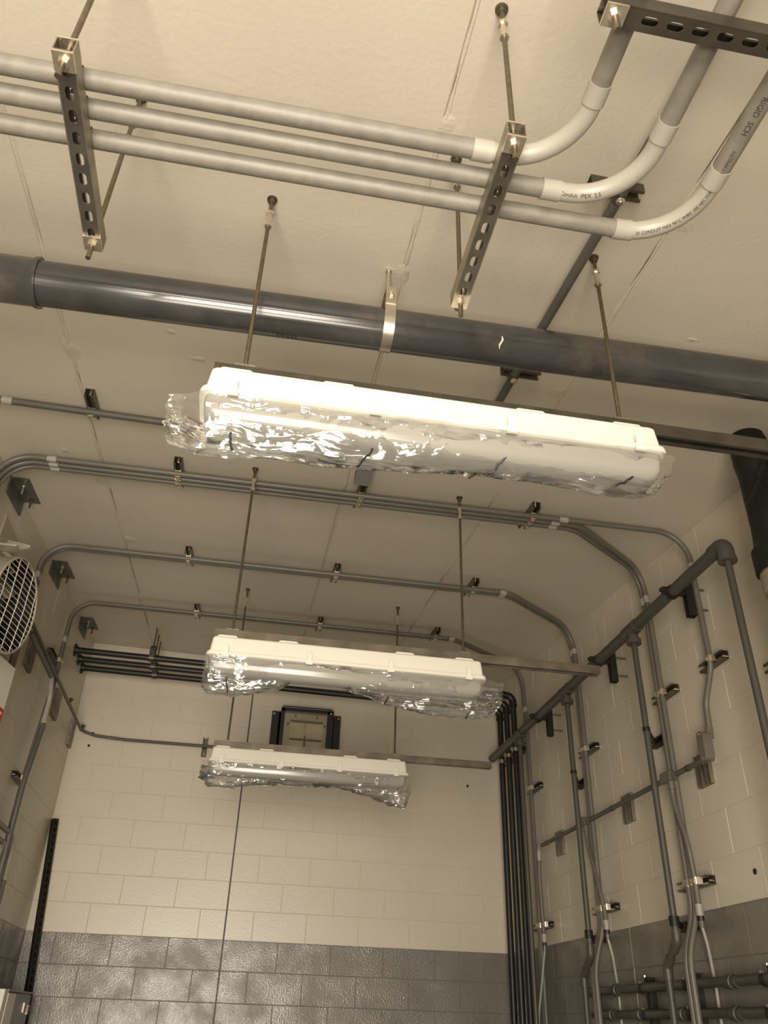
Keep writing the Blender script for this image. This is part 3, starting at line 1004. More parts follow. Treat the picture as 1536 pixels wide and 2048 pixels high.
# ------------------------------------------------------------------ wrapped linear lights on hung channels
def light_set(i, yr, x0, strut_x1, words, bagprof, marks):
    zs = 3.008
    # hung channel
    hc = thing('channel_hanger', f'long channel on two threaded rods carrying {words[0]}', 'channel hanger', (2.0, yr, zs), 'rod hung channels over the lights')
    strut(MB(), (x0 + 0.02, yr, zs), X, -Z, strut_x1 - x0 - 0.02).build('strut_channel', M['channel'] if i else M['dark_strut'], hc)
    for xr in (1.312, 2.385):
        rod_on_ceiling(hc, xr, yr, zs - 0.03)
        pl = MB().box((xr, yr, zs + 0.003), (0.055, 0.042, 0.006)).build('square_washer', M['galv'], hc)
        hexnut(MB(), (xr, yr, zs + 0.010), Z, 0.011, 0.009).build('nut', M['rod'], pl)
    # luminaire
    x1 = x0 + 1.262
    lf = thing('linear_light', f'{words[1]}', 'light fixture', (x0 + 0.63, yr, 2.90), 'wrapped linear lights')
    yh = 0.078
    def ring(ix, hy, z, rr, n=6):
        out = []
        for sx, sy, st in ((1, 1, 0), (-1, 1, 1), (-1, -1, 2), (1, -1, 3)):
            for k in range(n):
                t = math.pi / 2 * (st + k / (n - 1))
                cx = (x1 - ix - rr) if sx > 0 else (x0 + ix + rr)
                cy = yr + sy * (hy - rr)
                out.append((cx + rr * math.cos(t), cy + rr * math.sin(t), z))
        return out
    def loft(rings, cap0=True, cap1=True):
        mb = MB()
        n = len(rings[0])
        vs = [p for q in rings for p in q]
        fs = []
        for a in range(len(rings) - 1):
            for k in range(n):
                fs.append((a * n + k, a * n + (k + 1) % n, (a + 1) * n + (k + 1) % n, (a + 1) * n + k))
        if cap0:
            fs.append(tuple(reversed(range(n))))
        if cap1:
            fs.append(tuple(range((len(rings) - 1) * n, len(rings) * n)))
        return mb.add(vs, fs)
    zt_, zr = 2.955, 2.872
    hs = loft([ring(0.024, 0.060, zt_, 0.014), ring(0.020, 0.064, zt_ - 0.006, 0.016), ring(0.012, 0.067, zr + 0.012, 0.018), ring(0.002, yh - 0.002, zr + 0.010, 0.026), ring(0.0, yh, zr + 0.004, 0.028),
               ring(0.0, yh, zr - 0.006, 0.028), ring(0.004, yh - 0.005, zr - 0.008, 0.026)]).build('housing', M['white_box'], lf, angle=28)
    for fx in (0.03, 0.30, 0.83, 1.11):          # mounting feet on the housing's top
        mb = MB()
        fx0 = x0 + fx
        mb.prism([(0, 0), (0.105, 0), (0.088, 0.013), (0.017, 0.013)], (fx0, yr + 0.052, zt_ - 0.001), X, Z, -Y, 0.104)
        mb.build('mounting_foot', M['white_box'], lf, smooth=False)
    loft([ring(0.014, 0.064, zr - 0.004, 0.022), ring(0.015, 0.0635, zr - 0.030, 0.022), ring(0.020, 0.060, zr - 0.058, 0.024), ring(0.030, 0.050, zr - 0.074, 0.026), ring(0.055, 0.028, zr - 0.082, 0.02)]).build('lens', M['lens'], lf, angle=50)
    for fx in (0.085, 0.45, 0.815, 1.175):
        for s in (-1, 1):
            mb = MB()
            mb.box((x0 + fx, yr + s * (yh + 0.003), zr + 0.010), (0.020, 0.006, 0.052))
            mb.box((x0 + fx, yr + s * (yh + 0.004), zr - 0.012), (0.030, 0.008, 0.012))
            mb.box((x0 + fx, yr + s * (yh - 0.004), zr + 0.030), (0.016, 0.012, 0.008))
            mb.build('latch', M['white_box'], lf, smooth=False)
    # plastic bag
    bg_ = thing('plastic_bag', words[2], 'plastic bag', (x0 + 0.63, yr, 2.8), 'clear bags on the lights')
    xa, xb = bagprof[0][0], bagprof[-1][0]
    NU, NV = 170, 26
    def prof(x):
        for (a, za), (b, zb_) in zip(bagprof, bagprof[1:]):
            if a <= x <= b:
                t = (x - a) / (b - a)
                return za + (zb_ - za) * t
        return bagprof[-1][1]
    def bag_pt(u, v, off=0.0):
        x = xa + (xb - xa) * u
        zbm = prof(x)
        endk = max(0, (x0 + 0.02 - x) / 0.06, (x - x1 + 0.02) / 0.06)
        endk = min(1, endk)
        sd = v * 2 - 1                       # -1 near rim, 0 bottom, 1 far rim
        a = abs(sd)
        top = 2.866 + 0.006 * noise.noise(Vector((x * 9, i * 3.1, 5)))
        wy = yh - 0.004 + 0.008 * noise.noise(Vector((x * 4, v * 2, i)))
        wy *= (1 - 0.45 * endk)
        # U section: sides hang from the rim, taper into the bottom fold
        k = a ** 0.55
        z = zbm + (top - zbm) * (a ** 1.6)
        y = yr + math.copysign(1, sd) * wy * k * (0.55 + 0.45 * a) if sd != 0 else yr
        q = Vector((x * 7, v * 3.3, i * 7.7))
        w1 = noise.noise(q * 1.0)
        w2 = noise.noise(q * 2.7 + Vector((3, 1, 0)))
        w3 = noise.noise(Vector((x * 34, v * 12, i * 2.3)))
        amp = 0.011 + 0.012 * endk + 0.006 * (1 - a)
        w2 = 1.2 * (0.5 - abs(w2) * 2.2)
        out = amp * w1 + 0.007 * w2 + 0.0028 * w3 * (0.25 + endk + 0.7 * (1 - a))
        out *= min(1, (1 - a) * 5 + 0.1 + endk)
        out = out if out > -0.003 or a < 0.6 else -0.003
        y += math.copysign(1, sd) * (out + off)
        z += 0.008 * w2 * (1 - a) - off * (1 - a) + (0.006 * w3 * endk)
        x += 0.010 * endk * w2
        return Vector((x, y, z))
    mb = MB()
    vs = [bag_pt(a / NU, b / NV) for a in range(NU + 1) for b in range(NV + 1)]
    fs = [(a * (NV + 1) + b, a * (NV + 1) + b + 1, (a + 1) * (NV + 1) + b + 1, (a + 1) * (NV + 1) + b) for a in range(NU) for b in range(NV)]
    mb.add(vs, fs).build('film', M['film'], bg_, angle=40)
    for (mx, va, vb, lean) in marks:            # black marker strokes on the near face of the bag
        pts = []
        for k in range(9):
            v = va + (vb - va) * k / 8
            x = mx + lean * k / 8 + 0.004 * noise.noise(Vector((mx * 9, k * 0.8, 2)))
            pts.append(bag_pt((x - xa) / (xb - xa), v, 0.002))
        MB().tube(pts, 0.0030, 6).build('marker_stroke', M['black'], bg_)


light_set(0, 1.693, 1.213, 3.05,
          ('the wrapped light nearest the doorway', 'white linear light nearest the doorway, under the hung channel', 'clear crumpled bag around the linear light nearest the doorway'),
          [(1.135, 2.80), (1.165, 2.745), (1.22, 2.715), (1.284, 2.722), (1.434, 2.735), (1.537, 2.727), (1.661, 2.733), (1.786, 2.752), (1.928, 2.76), (2.10, 2.77), (2.30, 2.755), (2.40, 2.757), (2.46, 2.78), (2.50, 2.83)],
          [(1.305, 0.27, 0.47, 0.01), (1.665, 0.26, 0.46, -0.035), (2.02, 0.25, 0.46, -0.045), (2.376, 0.24, 0.47, -0.065)])
light_set(1, 3.458, 1.213, 3.052,
          ('the wrapped light in the middle of the three', 'white linear light in the middle of the three, before the black pipes', 'clear bag sagging at both ends around the middle linear light'),
          [(1.21, 2.74), (1.244, 2.705), (1.358, 2.712), (1.464, 2.73), (1.544, 2.76), (1.61, 2.80), (1.72, 2.808), (1.835, 2.79), (2.008, 2.735), (2.157, 2.712), (2.41, 2.695), (2.517, 2.715), (2.56, 2.79)],
          [(1.315, 0.22, 0.40, 0.012), (1.657, 0.25, 0.45, -0.014), (2.03, 0.33, 0.47, -0.015), (2.397, 0.34, 0.47, -0.01)])
light_set(2, 5.20, 1.208, 3.03,
          ('the wrapped light in front of the wall heater', 'white linear light in front of the heater on the back wall', 'clear bag drooping at one end around the light before the heater'),
          [(1.17, 2.78), (1.225, 2.73), (1.332, 2.725), (1.604, 2.765), (1.79, 2.765), (2.043, 2.775), (2.205, 2.735), (2.40, 2.68), (2.46, 2.675), (2.495, 2.78)],
          [])

# ------------------------------------------------------------------ three black pipes across the back and down the corner
for i, yy in enumerate((6.36, 6.545, 6.735)):
    zz = 3.965 - 0.002 * i
    xx = 3.60
    ln = ['nearest of three black pipes along the back wall to the doorway', 'middle one of three black pipes along the back wall', 'black pipe closest to the back wall, behind two others'][i]
    root = thing('black_pipe', ln, 'pipe', (1.8, yy, zz), 'black pipes along the back wall')
    r = 0.0245
    pth = fillet([(0.012, yy, zz), (xx, yy, zz - 0.05), (xx, yy, 0.05)], 0.06, 8)
    MB().tube(pth, r, 16).build('pipe', M['black_pipe'], root)
    MB().tube([(0.002, yy, zz), (0.014, yy, zz), (0.015, yy, zz), (0.03, yy, zz)], [0.05, 0.05, 0.032, 0.030], 20).build('wall_flange', M['black_pipe'], root)
    e = MB()
    e.tube(fillet([(xx - 0.085, yy, zz - 0.049), (xx, yy, zz - 0.05), (xx, yy, zz - 0.135)], 0.055, 8), 0.031, 16)
    for a, b in (((xx - 0.09, yy, zz - 0.049), (xx - 0.072, yy, zz - 0.049)), ((xx, yy, zz - 0.14), (xx, yy, zz - 0.122))):
        e.cyl(a, b, 0.0345, 16)
    e.build('elbow', M['black_pipe'], root)
    c = thing('pipe_clamp', 'zinc clamp on the ' + ['nearest', 'middle', 'farthest'][i] + ' of the three black pipes below its elbow', 'pipe clamp', (W, yy, 3.46), 'clamps on the black pipes')
    strut(MB(), (W, yy - 0.07, 3.46), Y, -X, 0.14).build('strut_channel', M['dark_strut'], c)
    MB().tube([(xx, yy, 3.445), (xx, yy, 3.475)], 0.0285, 18).build('strap', M['zinc'], c)
    hexnut(MB(), (xx - 0.036, yy - 0.01, 3.46), X, 0.012, 0.02).build('bolt', M['zinc'], c)
    # band hanger of this pipe
    hx = 0.598
    g = thing('pipe_hanger', 'band hanger on a rod carrying the ' + ['nearest', 'middle', 'farthest'][i] + ' of the three black pipes', 'pipe hanger', (hx, yy, zz), 'band hangers on the black pipes')
    zc0 = zz - 0.05 * hx / 3.6
    MB().cyl((hx, yy, zc0 + 0.095), (hx, yy, zc(hx, yy)), 0.0058, 10).build('rod', M['rod'], g)
    n = 20
    ro, ri = 0.029, 0.0248
    ro += 0.003
    out = [(-0.010, 0.100), (-ro, 0.078)] + [(ro * math.cos(math.pi + math.pi * k / n), ro * math.sin(math.pi + math.pi * k / n)) for k in range(n + 1)] + [(ro, 0.078), (0.010, 0.100)]
    inn = [(-0.008, 0.096), (-ri, 0.075)] + [(ri * math.cos(math.pi + math.pi * k / n), ri * math.sin(math.pi + math.pi * k / n)) for k in range(n + 1)] + [(ri, 0.075), (0.008, 0.096)]
    MB().prism(out + list(reversed(inn)), (hx - 0.021, yy, zc0), Y, Z, X, 0.042).build('band', M['dark_strut'], g)
    hexnut(MB(), (hx, yy, zc0 + 0.10), Z, 0.010, 0.010).build('nut', M['dark_strut'], g)

# ------------------------------------------------------------------ angle brackets joining the side wall and the ceiling
for i, (y0, y1) in enumerate(((3.925, 4.225), (5.10, 5.41), (6.275, 6.575))):
    lab = ['steel angle with two bolts in the ceiling corner above the round fan', 'steel angle with two bolts in the ceiling corner between the conduit pairs', 'steel angle with two bolts in the ceiling corner nearest the black pipes'][i]
    root = thing('angle_bracket', lab, 'angle bracket', (0.0, (y0 + y1) / 2, zc(0, y0)), 'steel angles in the ceiling corner')
    mb = MB()
    t = 0.008
    for (ax, bx, dz) in ((0, 0.098, 0), (0, t, 0.10)):
        lo0, lo1 = zc(0, y0), zc(0, y1)
        d = t if dz == 0 else dz
        vs = [(ax, y0, lo0 - d), (bx, y0, lo0 - d), (bx, y0, lo0), (ax, y0, lo0), (ax, y1, lo1 - d), (bx, y1, lo1 - d), (bx, y1, lo1), (ax, y1, lo1)]
        mb.add(vs, [(0, 1, 2, 3), (7, 6, 5, 4), (0, 4, 5, 1), (1, 5, 6, 2), (2, 6, 7, 3), (3, 7, 4, 0)])
    mb.build('angle_plate', M['plate'], root, smooth=False)
    for (bx, by) in ((0.055, y0 + 0.075), (0.06, y1 - 0.05)):
        zt_ = zc(bx, by)
        b = MB()
        hexnut(b, (bx, by, zt_ - t - 0.005), Z, 0.011, 0.010)
        b.cyl((bx, by, zt_ - t), (bx, by, zt_ - t - 0.055), 0.006, 10)
        b.build('bolt', M['zinc'] if by < (y0 + y1) / 2 else M['rod'], root)

# ------------------------------------------------------------------ round fan on the side wall
fn = Vector((0.98588, -0.16126, -0.04520)).normalized()
fc = Vector((0.2034, 3.9467, 3.2442))
fs_ = thing('drum_fan', 'round steel drum fan with a wire guard on the block wall', 'fan', fc)
fu = fn.cross(Z).normalized()
fv = fu.cross(fn).normalized()
FR = 0.2386
def ftube(mb, prof, n=56):
    """lathe about the fan axis: prof = (axial, radius)"""
    vs, fs = [], []
    for a, r in prof:
        vs += [fc + fn * a + (fu * math.cos(2 * math.pi * k / n) + fv * math.sin(2 * math.pi * k / n)) * r for k in range(n)]
    for i in range(len(prof) - 1):
        for k in range(n):
            fs.append((i * n + k, i * n + (k + 1) % n, (i + 1) * n + (k + 1) % n, (i + 1) * n + k))
    return mb.add(vs, fs)
ftube(MB(), [(-0.15, FR - 0.006), (-0.15, FR), (0.0, FR), (0.006, FR + 0.004), (0.012, FR), (0.012, FR - 0.006), (-0.15, FR - 0.006)]).build('shroud', M['fan_steel'], fs_)
ftube(MB(), [(-0.075, 0.001), (-0.075, 0.05), (-0.085, 0.065), (-0.14, 0.07), (-0.14, 0.001)], 28).build('motor', M['dark_strut'], fs_)
ftube(MB(), [(-0.146, 0.07), (-0.146, FR - 0.004)], 40).build('rear_screen', M['black'], fs_)
for k in range(4):
    a0 = k * math.pi / 2 + 0.4
    mb = MB()
    vs, fs = [], []
    for q in range(8):
        r = 0.055 + (FR - 0.03 - 0.055) * q / 7
        hwid = 0.45 + 0.12 * math.sin(q / 7 * math.pi)
        for s in (-1, 1):
            t = a0 + s * hwid * (0.75 + 0.25 * q / 7)
            vs.append(fc + fn * (-0.115 + s * 0.028) + (fu * math.cos(t) + fv * math.sin(t)) * r)
    for q in range(7):
        fs.append((2 * q, 2 * q + 1, 2 * q + 3, 2 * q + 2))
    mb.add(vs, fs).build('blade', M['steel'], fs_)
ftube(MB(), [(-0.145, FR - 0.008), (0.004, FR - 0.008)]).build('shade_sleeve', M['black'], fs_)  # added black sleeve, painting the shade inside the drum
# guard: many fine parallel wires crossed by a few, sharing straight lengths
du = Vector((0.163, 0.986, 0.042))
du = (du - fn * du.dot(fn)).normalized()
dv_ = fn.cross(du)
gz = 0.004
for k in range(-8, 9):
    q = k * 0.0272
    h = math.sqrt(max(0, (FR - 0.004) ** 2 - q * q))
    MB().tube([fc + fn * gz + dv_ * q - du * h, fc + fn * (gz + 0.008) + dv_ * q, fc + fn * gz + dv_ * q + du * h], 0.0024, 5).build('guard_wire', M['wire'], fs_)
for k in range(-2, 3):
    q = k * 0.088
    h = math.sqrt(max(0, (FR - 0.004) ** 2 - q * q))
    MB().tube([fc + fn * (gz + 0.004) + du * q - dv_ * h, fc + fn * (gz + 0.012) + du * q, fc + fn * (gz + 0.004) + du * q + dv_ * h], 0.0030, 5).build('cross_wire', M['wire'], fs_)
# yoke and wall plate
MB().bbox((0.0, 4.03, 3.62), (0.008, 4.33, 3.80)).build('fan_plate', M['fan_steel'], fs_, smooth=False)
ar = MB()
ar.box((0.06, 4.02, 3.60), (0.12, 0.07, 0.012), ax=(X, Y, Z))
ar.prism([(0, 0), (0.13, -0.02), (0.13, -0.03), (0, -0.10)], (0.004, 4.16, 3.72), X, Z, Y, 0.010)
ar.tube([(0.01, 4.1, 3.62), (0.10, 4.02, 3.54), (0.14, 3.98, 3.44)], 0.012, 8)
ar.build('mounting_arm', M['fan_steel'], fs_)

# white board with a red band, standing off the wall below the fan
d = Vector((math.sin(math.radians(12)), math.cos(math.radians(12)), 0))
nd = Vector((d.y, -d.x, 0))
pe = Vector((0.150, 4.465, 0))
sg = thing('sign_board', 'white board with a red band near its lower edge, under the round fan', 'sign', (0.09, 4.2, 2.95))
L = 0.68
mb = MB()
mb.box(pe - d * (L / 2) + Vector((0, 0, 2.945)) - nd * 0.003, (L, 0.006, 0.31), ax=(d, nd, Z))
mb.build('board', M['white_sign'], sg, smooth=False)
MB().box(pe - d * (L / 2) + Vector((0, 0, 2.836)) + nd * 0.0015, (L - 0.004, 0.003, 0.07), ax=(d, nd, Z)).build('red_band', M['red'], sg, smooth=False)
MB().box(pe - d * 0.05 + Vector((0, 0, 2.845)) + nd * 0.0035, (0.06, 0.002, 0.012), ax=(d, nd, Z)).build('white_stripe', M['white_sign'], sg, smooth=False)
MB().cyl((0.0, 4.05, 3.0), tuple(pe - d * 0.42 + Vector((0, 0, 3.0))), 0.01, 8).build('stand_off', M['galv'], sg)

# ------------------------------------------------------------------ conduits on the side wall with the fan
pa = fillet([(0.080, 4.76, 3.50), (0.080, 6.93, 3.495), (0.20, 6.935, 3.465), (0.45, 6.937, 3.452), (1.66, 6.937, 3.452)], [0.10, 0.3, 0.5], 10)
conduit('side_conduit', 'thin conduit along the fan wall, turning the corner to the heater', pa, rc, M['conduit_dark'], group='conduits on the fan wall', couplings=((0.33, 6.936, 3.458),), ccol='conduit', clen=0.05)
pb = fillet([(0.092, 4.76, 3.432), (0.092, 5.498, 3.432), (0.092, 5.595, 3.32), (0.092, 5.59, 3.085), (0.092, 5.48, 2.72), (0.092, 5.49, 1.3)], [0.10, 0.12, 0.4, 0.5], 10)
conduit('side_conduit', 'thicker conduit on the fan wall ending in an elbow that turns down', pb, 0.0165, M['conduit_dark'], group='conduits on the fan wall', couplings=((0.092, 5.59, 3.165),), elbows=(((0.092, 5.478, 3.432), (0.092, 5.592, 3.185)),))
for k, (yy, zz, lab) in enumerate(((5.26, 2.44, 'upper conduit elbow on the fan wall above the grey paint line'), (5.26, 2.375, 'lower conduit elbow on the fan wall above the grey paint line'))):
    o = 0.04 * k
    pth = fillet([(0.085 - 0.01 * k, 4.3, zz), (0.085 - 0.01 * k, 5.64 - 0.07 * k, zz), (0.085 - 0.01 * k, 5.66 - 0.07 * k, 1.3)], 0.12, 10)
    conduit('side_conduit', lab, pth, 0.0165, M['conduit'], group='conduits on the fan wall', couplings=((0.085 - 0.01 * k, 5.655 - 0.07 * k, 2.22 - 0.06 * k),), elbows=(((0.085 - 0.01 * k, 5.45 - 0.05 * k, zz), (0.085 - 0.01 * k, 5.66 - 0.07 * k, 2.24 - 0.06 * k)),))


def grooved_plate(label, P, n, count, hgt, group):
    """short shallow struts side by side, standing upright against a wall"""
    n = Vector(n)
    root = thing('strut_pad', label, 'strut', P, group)
    for k in range(count):
        strut(MB(), Vector(P) + Y * ((k - (count - 1) / 2) * 0.0415) - Z * (hgt / 2), Z, n, hgt, w=0.041, h=0.021, depth_lip=0.007).build('strut_channel', M['galv'], root)
    return root


for y_, lab in ((5.17, 'upright grooved strut on the fan wall nearest the fan'), (6.16, 'upright grooved strut midway along the fan wall'), (6.90, 'upright grooved strut in the corner by the back wall')):
    grooved_plate(lab, (0.0, y_, 3.455), (1, 0, 0), 4 if y_ < 6.5 else 3, 0.20, 'grooved struts on the walls')
for i, y_ in enumerate((5.27, 6.24, 6.90)):
    c = thing('conduit_clip', ['small dark clip on the thin conduit nearest the fan', 'small dark clip on the thin conduit midway along the fan wall', 'small dark clip on the thin conduit at the corner'][i], 'clip', (0.08, y_, 3.51), 'clips on the thin conduit')
    MB().tube([(0.08, y_ - 0.012, 3.498), (0.08, y_ + 0.012, 3.498)], rc + 0.0025, 14).build('band', M['dark_strut'], c)
    MB().box((0.088, y_, 3.524), (0.02, 0.022, 0.026)).build('ear', M['dark_strut'], c)
    hexnut(MB(), (0.102, y_, 3.526), X, 0.007, 0.010).build('screw', M['dark_strut'], c)
bracket('bracket holding the conduits where they pass the grooved struts on the fan wall', (0.0, 5.56, 3.64), Y, X, 0.26, [(0.175, rc, 0.053), (0.202, rc, 0.053)], 'strut brackets on the walls')
bracket('bracket holding the conduit bundle lower on the fan wall, over the elbows', (0.0, 5.50, 2.79), Y, X, 0.25, [(0.105, rc, 0.053), (0.132, rc, 0.053)], 'strut brackets on the walls')
bracket('upright bracket on the back wall conduit beside the third light', (1.085, D, 3.375), Z, -Y, 0.155, [(0.077, rc, 0.0535)], 'strut brackets on the walls', bolt=0, sm='dark_strut')

# ------------------------------------------------------------------ heater on the back wall
hxm, hz0, hz1, hyf = 1.905, 3.36, 3.80, 6.80
ht = thing('radiant_heater', 'black radiant heater with a wire guard on the back wall', 'heater', (hxm, 6.9, 3.6))
tilt = Vector((0, -math.cos(math.radians(0)), -math.sin(math.radians(0))))
hx0, hx1 = 1.69, 2.135
fr = MB()
for (a, b) in (((hx0, hz0), (hx0 + 0.03, hz1)), ((hx1 - 0.05, hz0), (hx1, hz1)), ((hx0, hz1 - 0.035), (hx1, hz1)), ((hx0, hz0), (hx1, hz0 + 0.02))):
    fr.bbox((a[0], hyf, a[1]), (b[0], hyf + 0.14, b[1]))
fr.bbox((hx0, hyf + 0.13, hz0), (hx1, hyf + 0.145, hz1))
fr.build('housing', M['black_enamel'], ht, smooth=False)
MB().tube([(hx0 + 0.01, hyf + 0.004, hz1), (hx1 - 0.01, hyf + 0.004, hz1)], 0.012, 10).build('top_lip', M['black_enamel'], ht)
for s, xa in ((-1, hx0 - 0.075), (1, hx1)):
    MB().bbox((xa, 6.90, hz0 - 0.0), (xa + 0.075, 6.915, hz1 - 0.01)).build('side_bracket', M['black_enamel'], ht, smooth=False)
    MB().bbox((xa + (0.06 if s < 0 else 0), 6.90, hz0), (xa + (0.075 if s < 0 else 0.015), D, hz1 - 0.02)).build('side_bracket', M['black_enamel'], ht, smooth=False)
    hexnut(MB(), (xa + (0.018 if s < 0 else 0.056), 6.896, hz1 - 0.035), Y, 0.009, 0.010).build('bolt', M['zinc'], ht)
hexnut(MB(), (hx1 - 0.022, hyf - 0.004, hz1 - 0.03), Y, 0.010, 0.010).build('bolt', M['zinc'], ht)
MB().bbox((hx0 + 0.03, hyf + 0.055, hz0 + 0.02), (hx1 - 0.05, hyf + 0.065, hz1 - 0.035)).build('reflector', M['reflector'], ht, smooth=False)
x_a, x_b = hx0 + 0.085, hx1 - 0.085
for zz in (hz0 + 0.05, hz0 + 0.175, hz0 + 0.33):
    MB().bbox((x_a, hyf + 0.03, zz), (x_b, hyf + 0.05, zz + 0.014)).build('burner_bar', M['dark_strut'], ht, smooth=False)
MB().bbox((hxm - 0.006, hyf + 0.028, hz0 + 0.05), (hxm + 0.008, hyf + 0.048, hz0 + 0.21)).build('burner_bar', M['dark_strut'], ht, smooth=False)
for (a, b) in ((x_a, hxm - 0.01), (hxm + 0.012, x_b)):
    for za, zb2 in ((hz0 + 0.068, hz0 + 0.172), (hz0 + 0.192, hz0 + 0.325)):
        MB().bbox((a, hyf + 0.040, za), (b, hyf + 0.056, zb2)).build('ceramic_panel', M['ceramic'], ht, smooth=False)
for (bx, bz) in ((x_a - 0.018, hz1 - 0.13), (x_b + 0.018, hz1 - 0.13), (x_a + 0.04, hz1 - 0.06), (x_b - 0.05, hz1 - 0.06)):
    MB().cyl((bx, hyf + 0.03, bz), (bx, hyf + 0.056, bz), 0.009, 10).build('stud', M['dark_strut'], ht)
gm = MB()
nx, nz = 34, 33
for k in range(nx + 1):
    x = hx0 + 0.045 + (hx1 - hx0 - 0.09) * k / nx
    gm.cyl((x, hyf + 0.006, hz0 + 0.01), (x, hyf + 0.006, hz1 - 0.03), 0.0013, 4)
for k in range(nz + 1):
    z = hz0 + 0.015 + (hz1 - hz0 - 0.05) * k / nz
    gm.cyl((hx0 + 0.02, hyf + 0.004, z), (hx1 - 0.03, hyf + 0.004, z), 0.0013, 4)
gm.build('guard_mesh', M['mesh_wire'], ht)['kind'] = 'stuff'

# ------------------------------------------------------------------ brown-grey header and drops on the block wall
HX, HZ = 3.50, 3.455
hd = thing('header_pipe', 'brown-grey pipe sloping past the block wall with four drops off it', 'pipe', (HX, 4.8, HZ))
rh = 0.031
MB().tube([(HX, 2.99, HZ), (HX, 6.66, HZ + 0.012)], rh, 20).build('pipe', M['header'], hd)
MB().tube([(HX, 6.655, HZ + 0.012), (HX, 6.685, HZ + 0.012)], [rh + 0.002, rh + 0.002], 20).build('end_cap', M['header'], hd)
drops = (2.935, 3.925, 4.955, 5.955)
e = MB()
e.tube(fillet([(HX, 3.03, HZ), (HX, 2.935, HZ), (HX, 2.935, HZ - 0.09)], 0.04, 8), 0.0385, 20)
e.tube([(HX, 2.935, HZ - 0.078), (HX, 2.935, HZ - 0.095)], 0.043, 20)
e.build('elbow', M['header'], hd)
for yy in drops[1:]:
    t = MB()
    t.tube([(HX, yy - 0.075, HZ), (HX, yy + 0.075, HZ)], 0.0385, 20)
    t.tube([(HX, yy, HZ), (HX, yy, HZ - 0.058), (HX, yy, HZ - 0.060), (HX, yy, HZ - 0.088)], [0.030, 0.030, 0.041, 0.041], 20)
    t.build('tee', M['header'], hd)
rd = 0.0168
for i, yy in enumerate(drops):
    dz = 1.93
    if i in (1, 2):
        pth = fillet([(HX, yy, HZ - 0.08), (HX, yy, 1.895), (HX, yy + 0.13, 1.80), (HX, yy + 0.14, 1.2)], [0.05, 0.05], 6)
        pth2 = pth
    else:
        pth = [Vector((HX, yy, HZ - 0.08)), Vector((HX, yy, 1.2))]
    MB().tube(pth, rd, 14).build('drop_pipe', M['header'], hd)
    if i in (1, 2):
        for (c, a, b) in (((HX, yy, 1.895), (HX, yy, 1.945), (HX, yy + 0.05, 1.858)), ((HX, yy + 0.13, 1.80), (HX, yy + 0.085, 1.833), (HX, yy + 0.133, 1.745))):
            MB().tube(fillet([a, c, b], 0.03, 5), 0.0235, 14).build('elbow', M['header'], hd)
for i, (yy, lab) in enumerate(((3.44, 'clamp bracket carrying the brown-grey header near its elbow end'), (4.40, 'clamp bracket carrying the brown-grey header behind the middle channel end'), (5.52, 'clamp bracket carrying the brown-grey header nearest its capped end'))):
    b = thing('header_bracket', lab, 'bracket', (W, yy, HZ - 0.05), 'brackets of the header pipe')
    strut(MB(), (W - 0.075, yy, HZ - 0.13), Z, -X, 0.20).build('strut_channel', M['black_strut'], b)
    for zz in (HZ - 0.085, HZ + 0.03):
        MB().cyl((W, yy, zz), (W - 0.10, yy, zz), 0.006, 8).build('stand_off_bolt', M['rod'], b)
    MB().tube([(HX, yy - 0.016, HZ), (HX, yy + 0.016, HZ)], rh + 0.006, 22).build('band', M['black_strut'], b)
    e = MB()
    e.box((HX - 0.044, yy, HZ + 0.006), (0.026, 0.026, 0.030))
    hexnut(e, (HX - 0.058, yy, HZ + 0.006), X, 0.012, 0.018)
    e.build('bolt', M['black_strut'], b)
    MB().bbox((HX + rh, yy - 0.014, HZ - 0.016), (W - 0.11, yy + 0.014, HZ + 0.016)).build('neck', M['black_strut'], b, smooth=False)

# black clamps on the drops
for (yy, zz, w_) in ((3.925, 2.885, 0), (4.955, 2.92, 0), (3.925, 1.978, 1), (4.955, 2.003, 1)):
    lab = {(3.925, 2.885): 'black clamp on the second drop from the doorway, above the small grey tee', (4.955, 2.92): 'black clamp on the third drop from the doorway, above the small grey tee',
           (3.925, 1.978): 'black clamp on the second drop at the grey paint line', (4.955, 2.003): 'black clamp on the third drop at the grey paint line'}[(yy, zz)]
    b = thing('drop_clamp', lab, 'pipe clamp', (W, yy, zz), 'black clamps on the drops')
    yk_ = (yy - 0.0) * (W - 0.02 - 1.44) / (HX - 1.44) - 0.20
    strut(MB(), (W, yk_, zz), Y, -X, 0.15, h=0.041).build('strut_channel', M['black_strut'], b)
    ar_ = Vector((W - 0.04, yk_ + 0.10, zz)) - Vector((HX, yy, zz))
    ad_ = ar_.normalized()
    MB().box(Vector((HX, yy, zz)) + ar_ * 0.55, (ar_.length * 0.86, 0.022, 0.022), ax=(ad_, Z.cross(ad_), Z)).build('arm', M['black_strut'], b, smooth=False)
    MB().tube([(HX, yy, zz - (0.021 if w_ else 0.010)), (HX, yy, zz + (0.021 if w_ else 0.010))], rd + (0.007 if w_ else 0.003), 16).build('band', M['black_strut'], b)
    hexnut(MB(), (HX + 0.010, yy + 0.026, zz), Y, 0.008, 0.014).build('bolt', M['black_strut'], b)

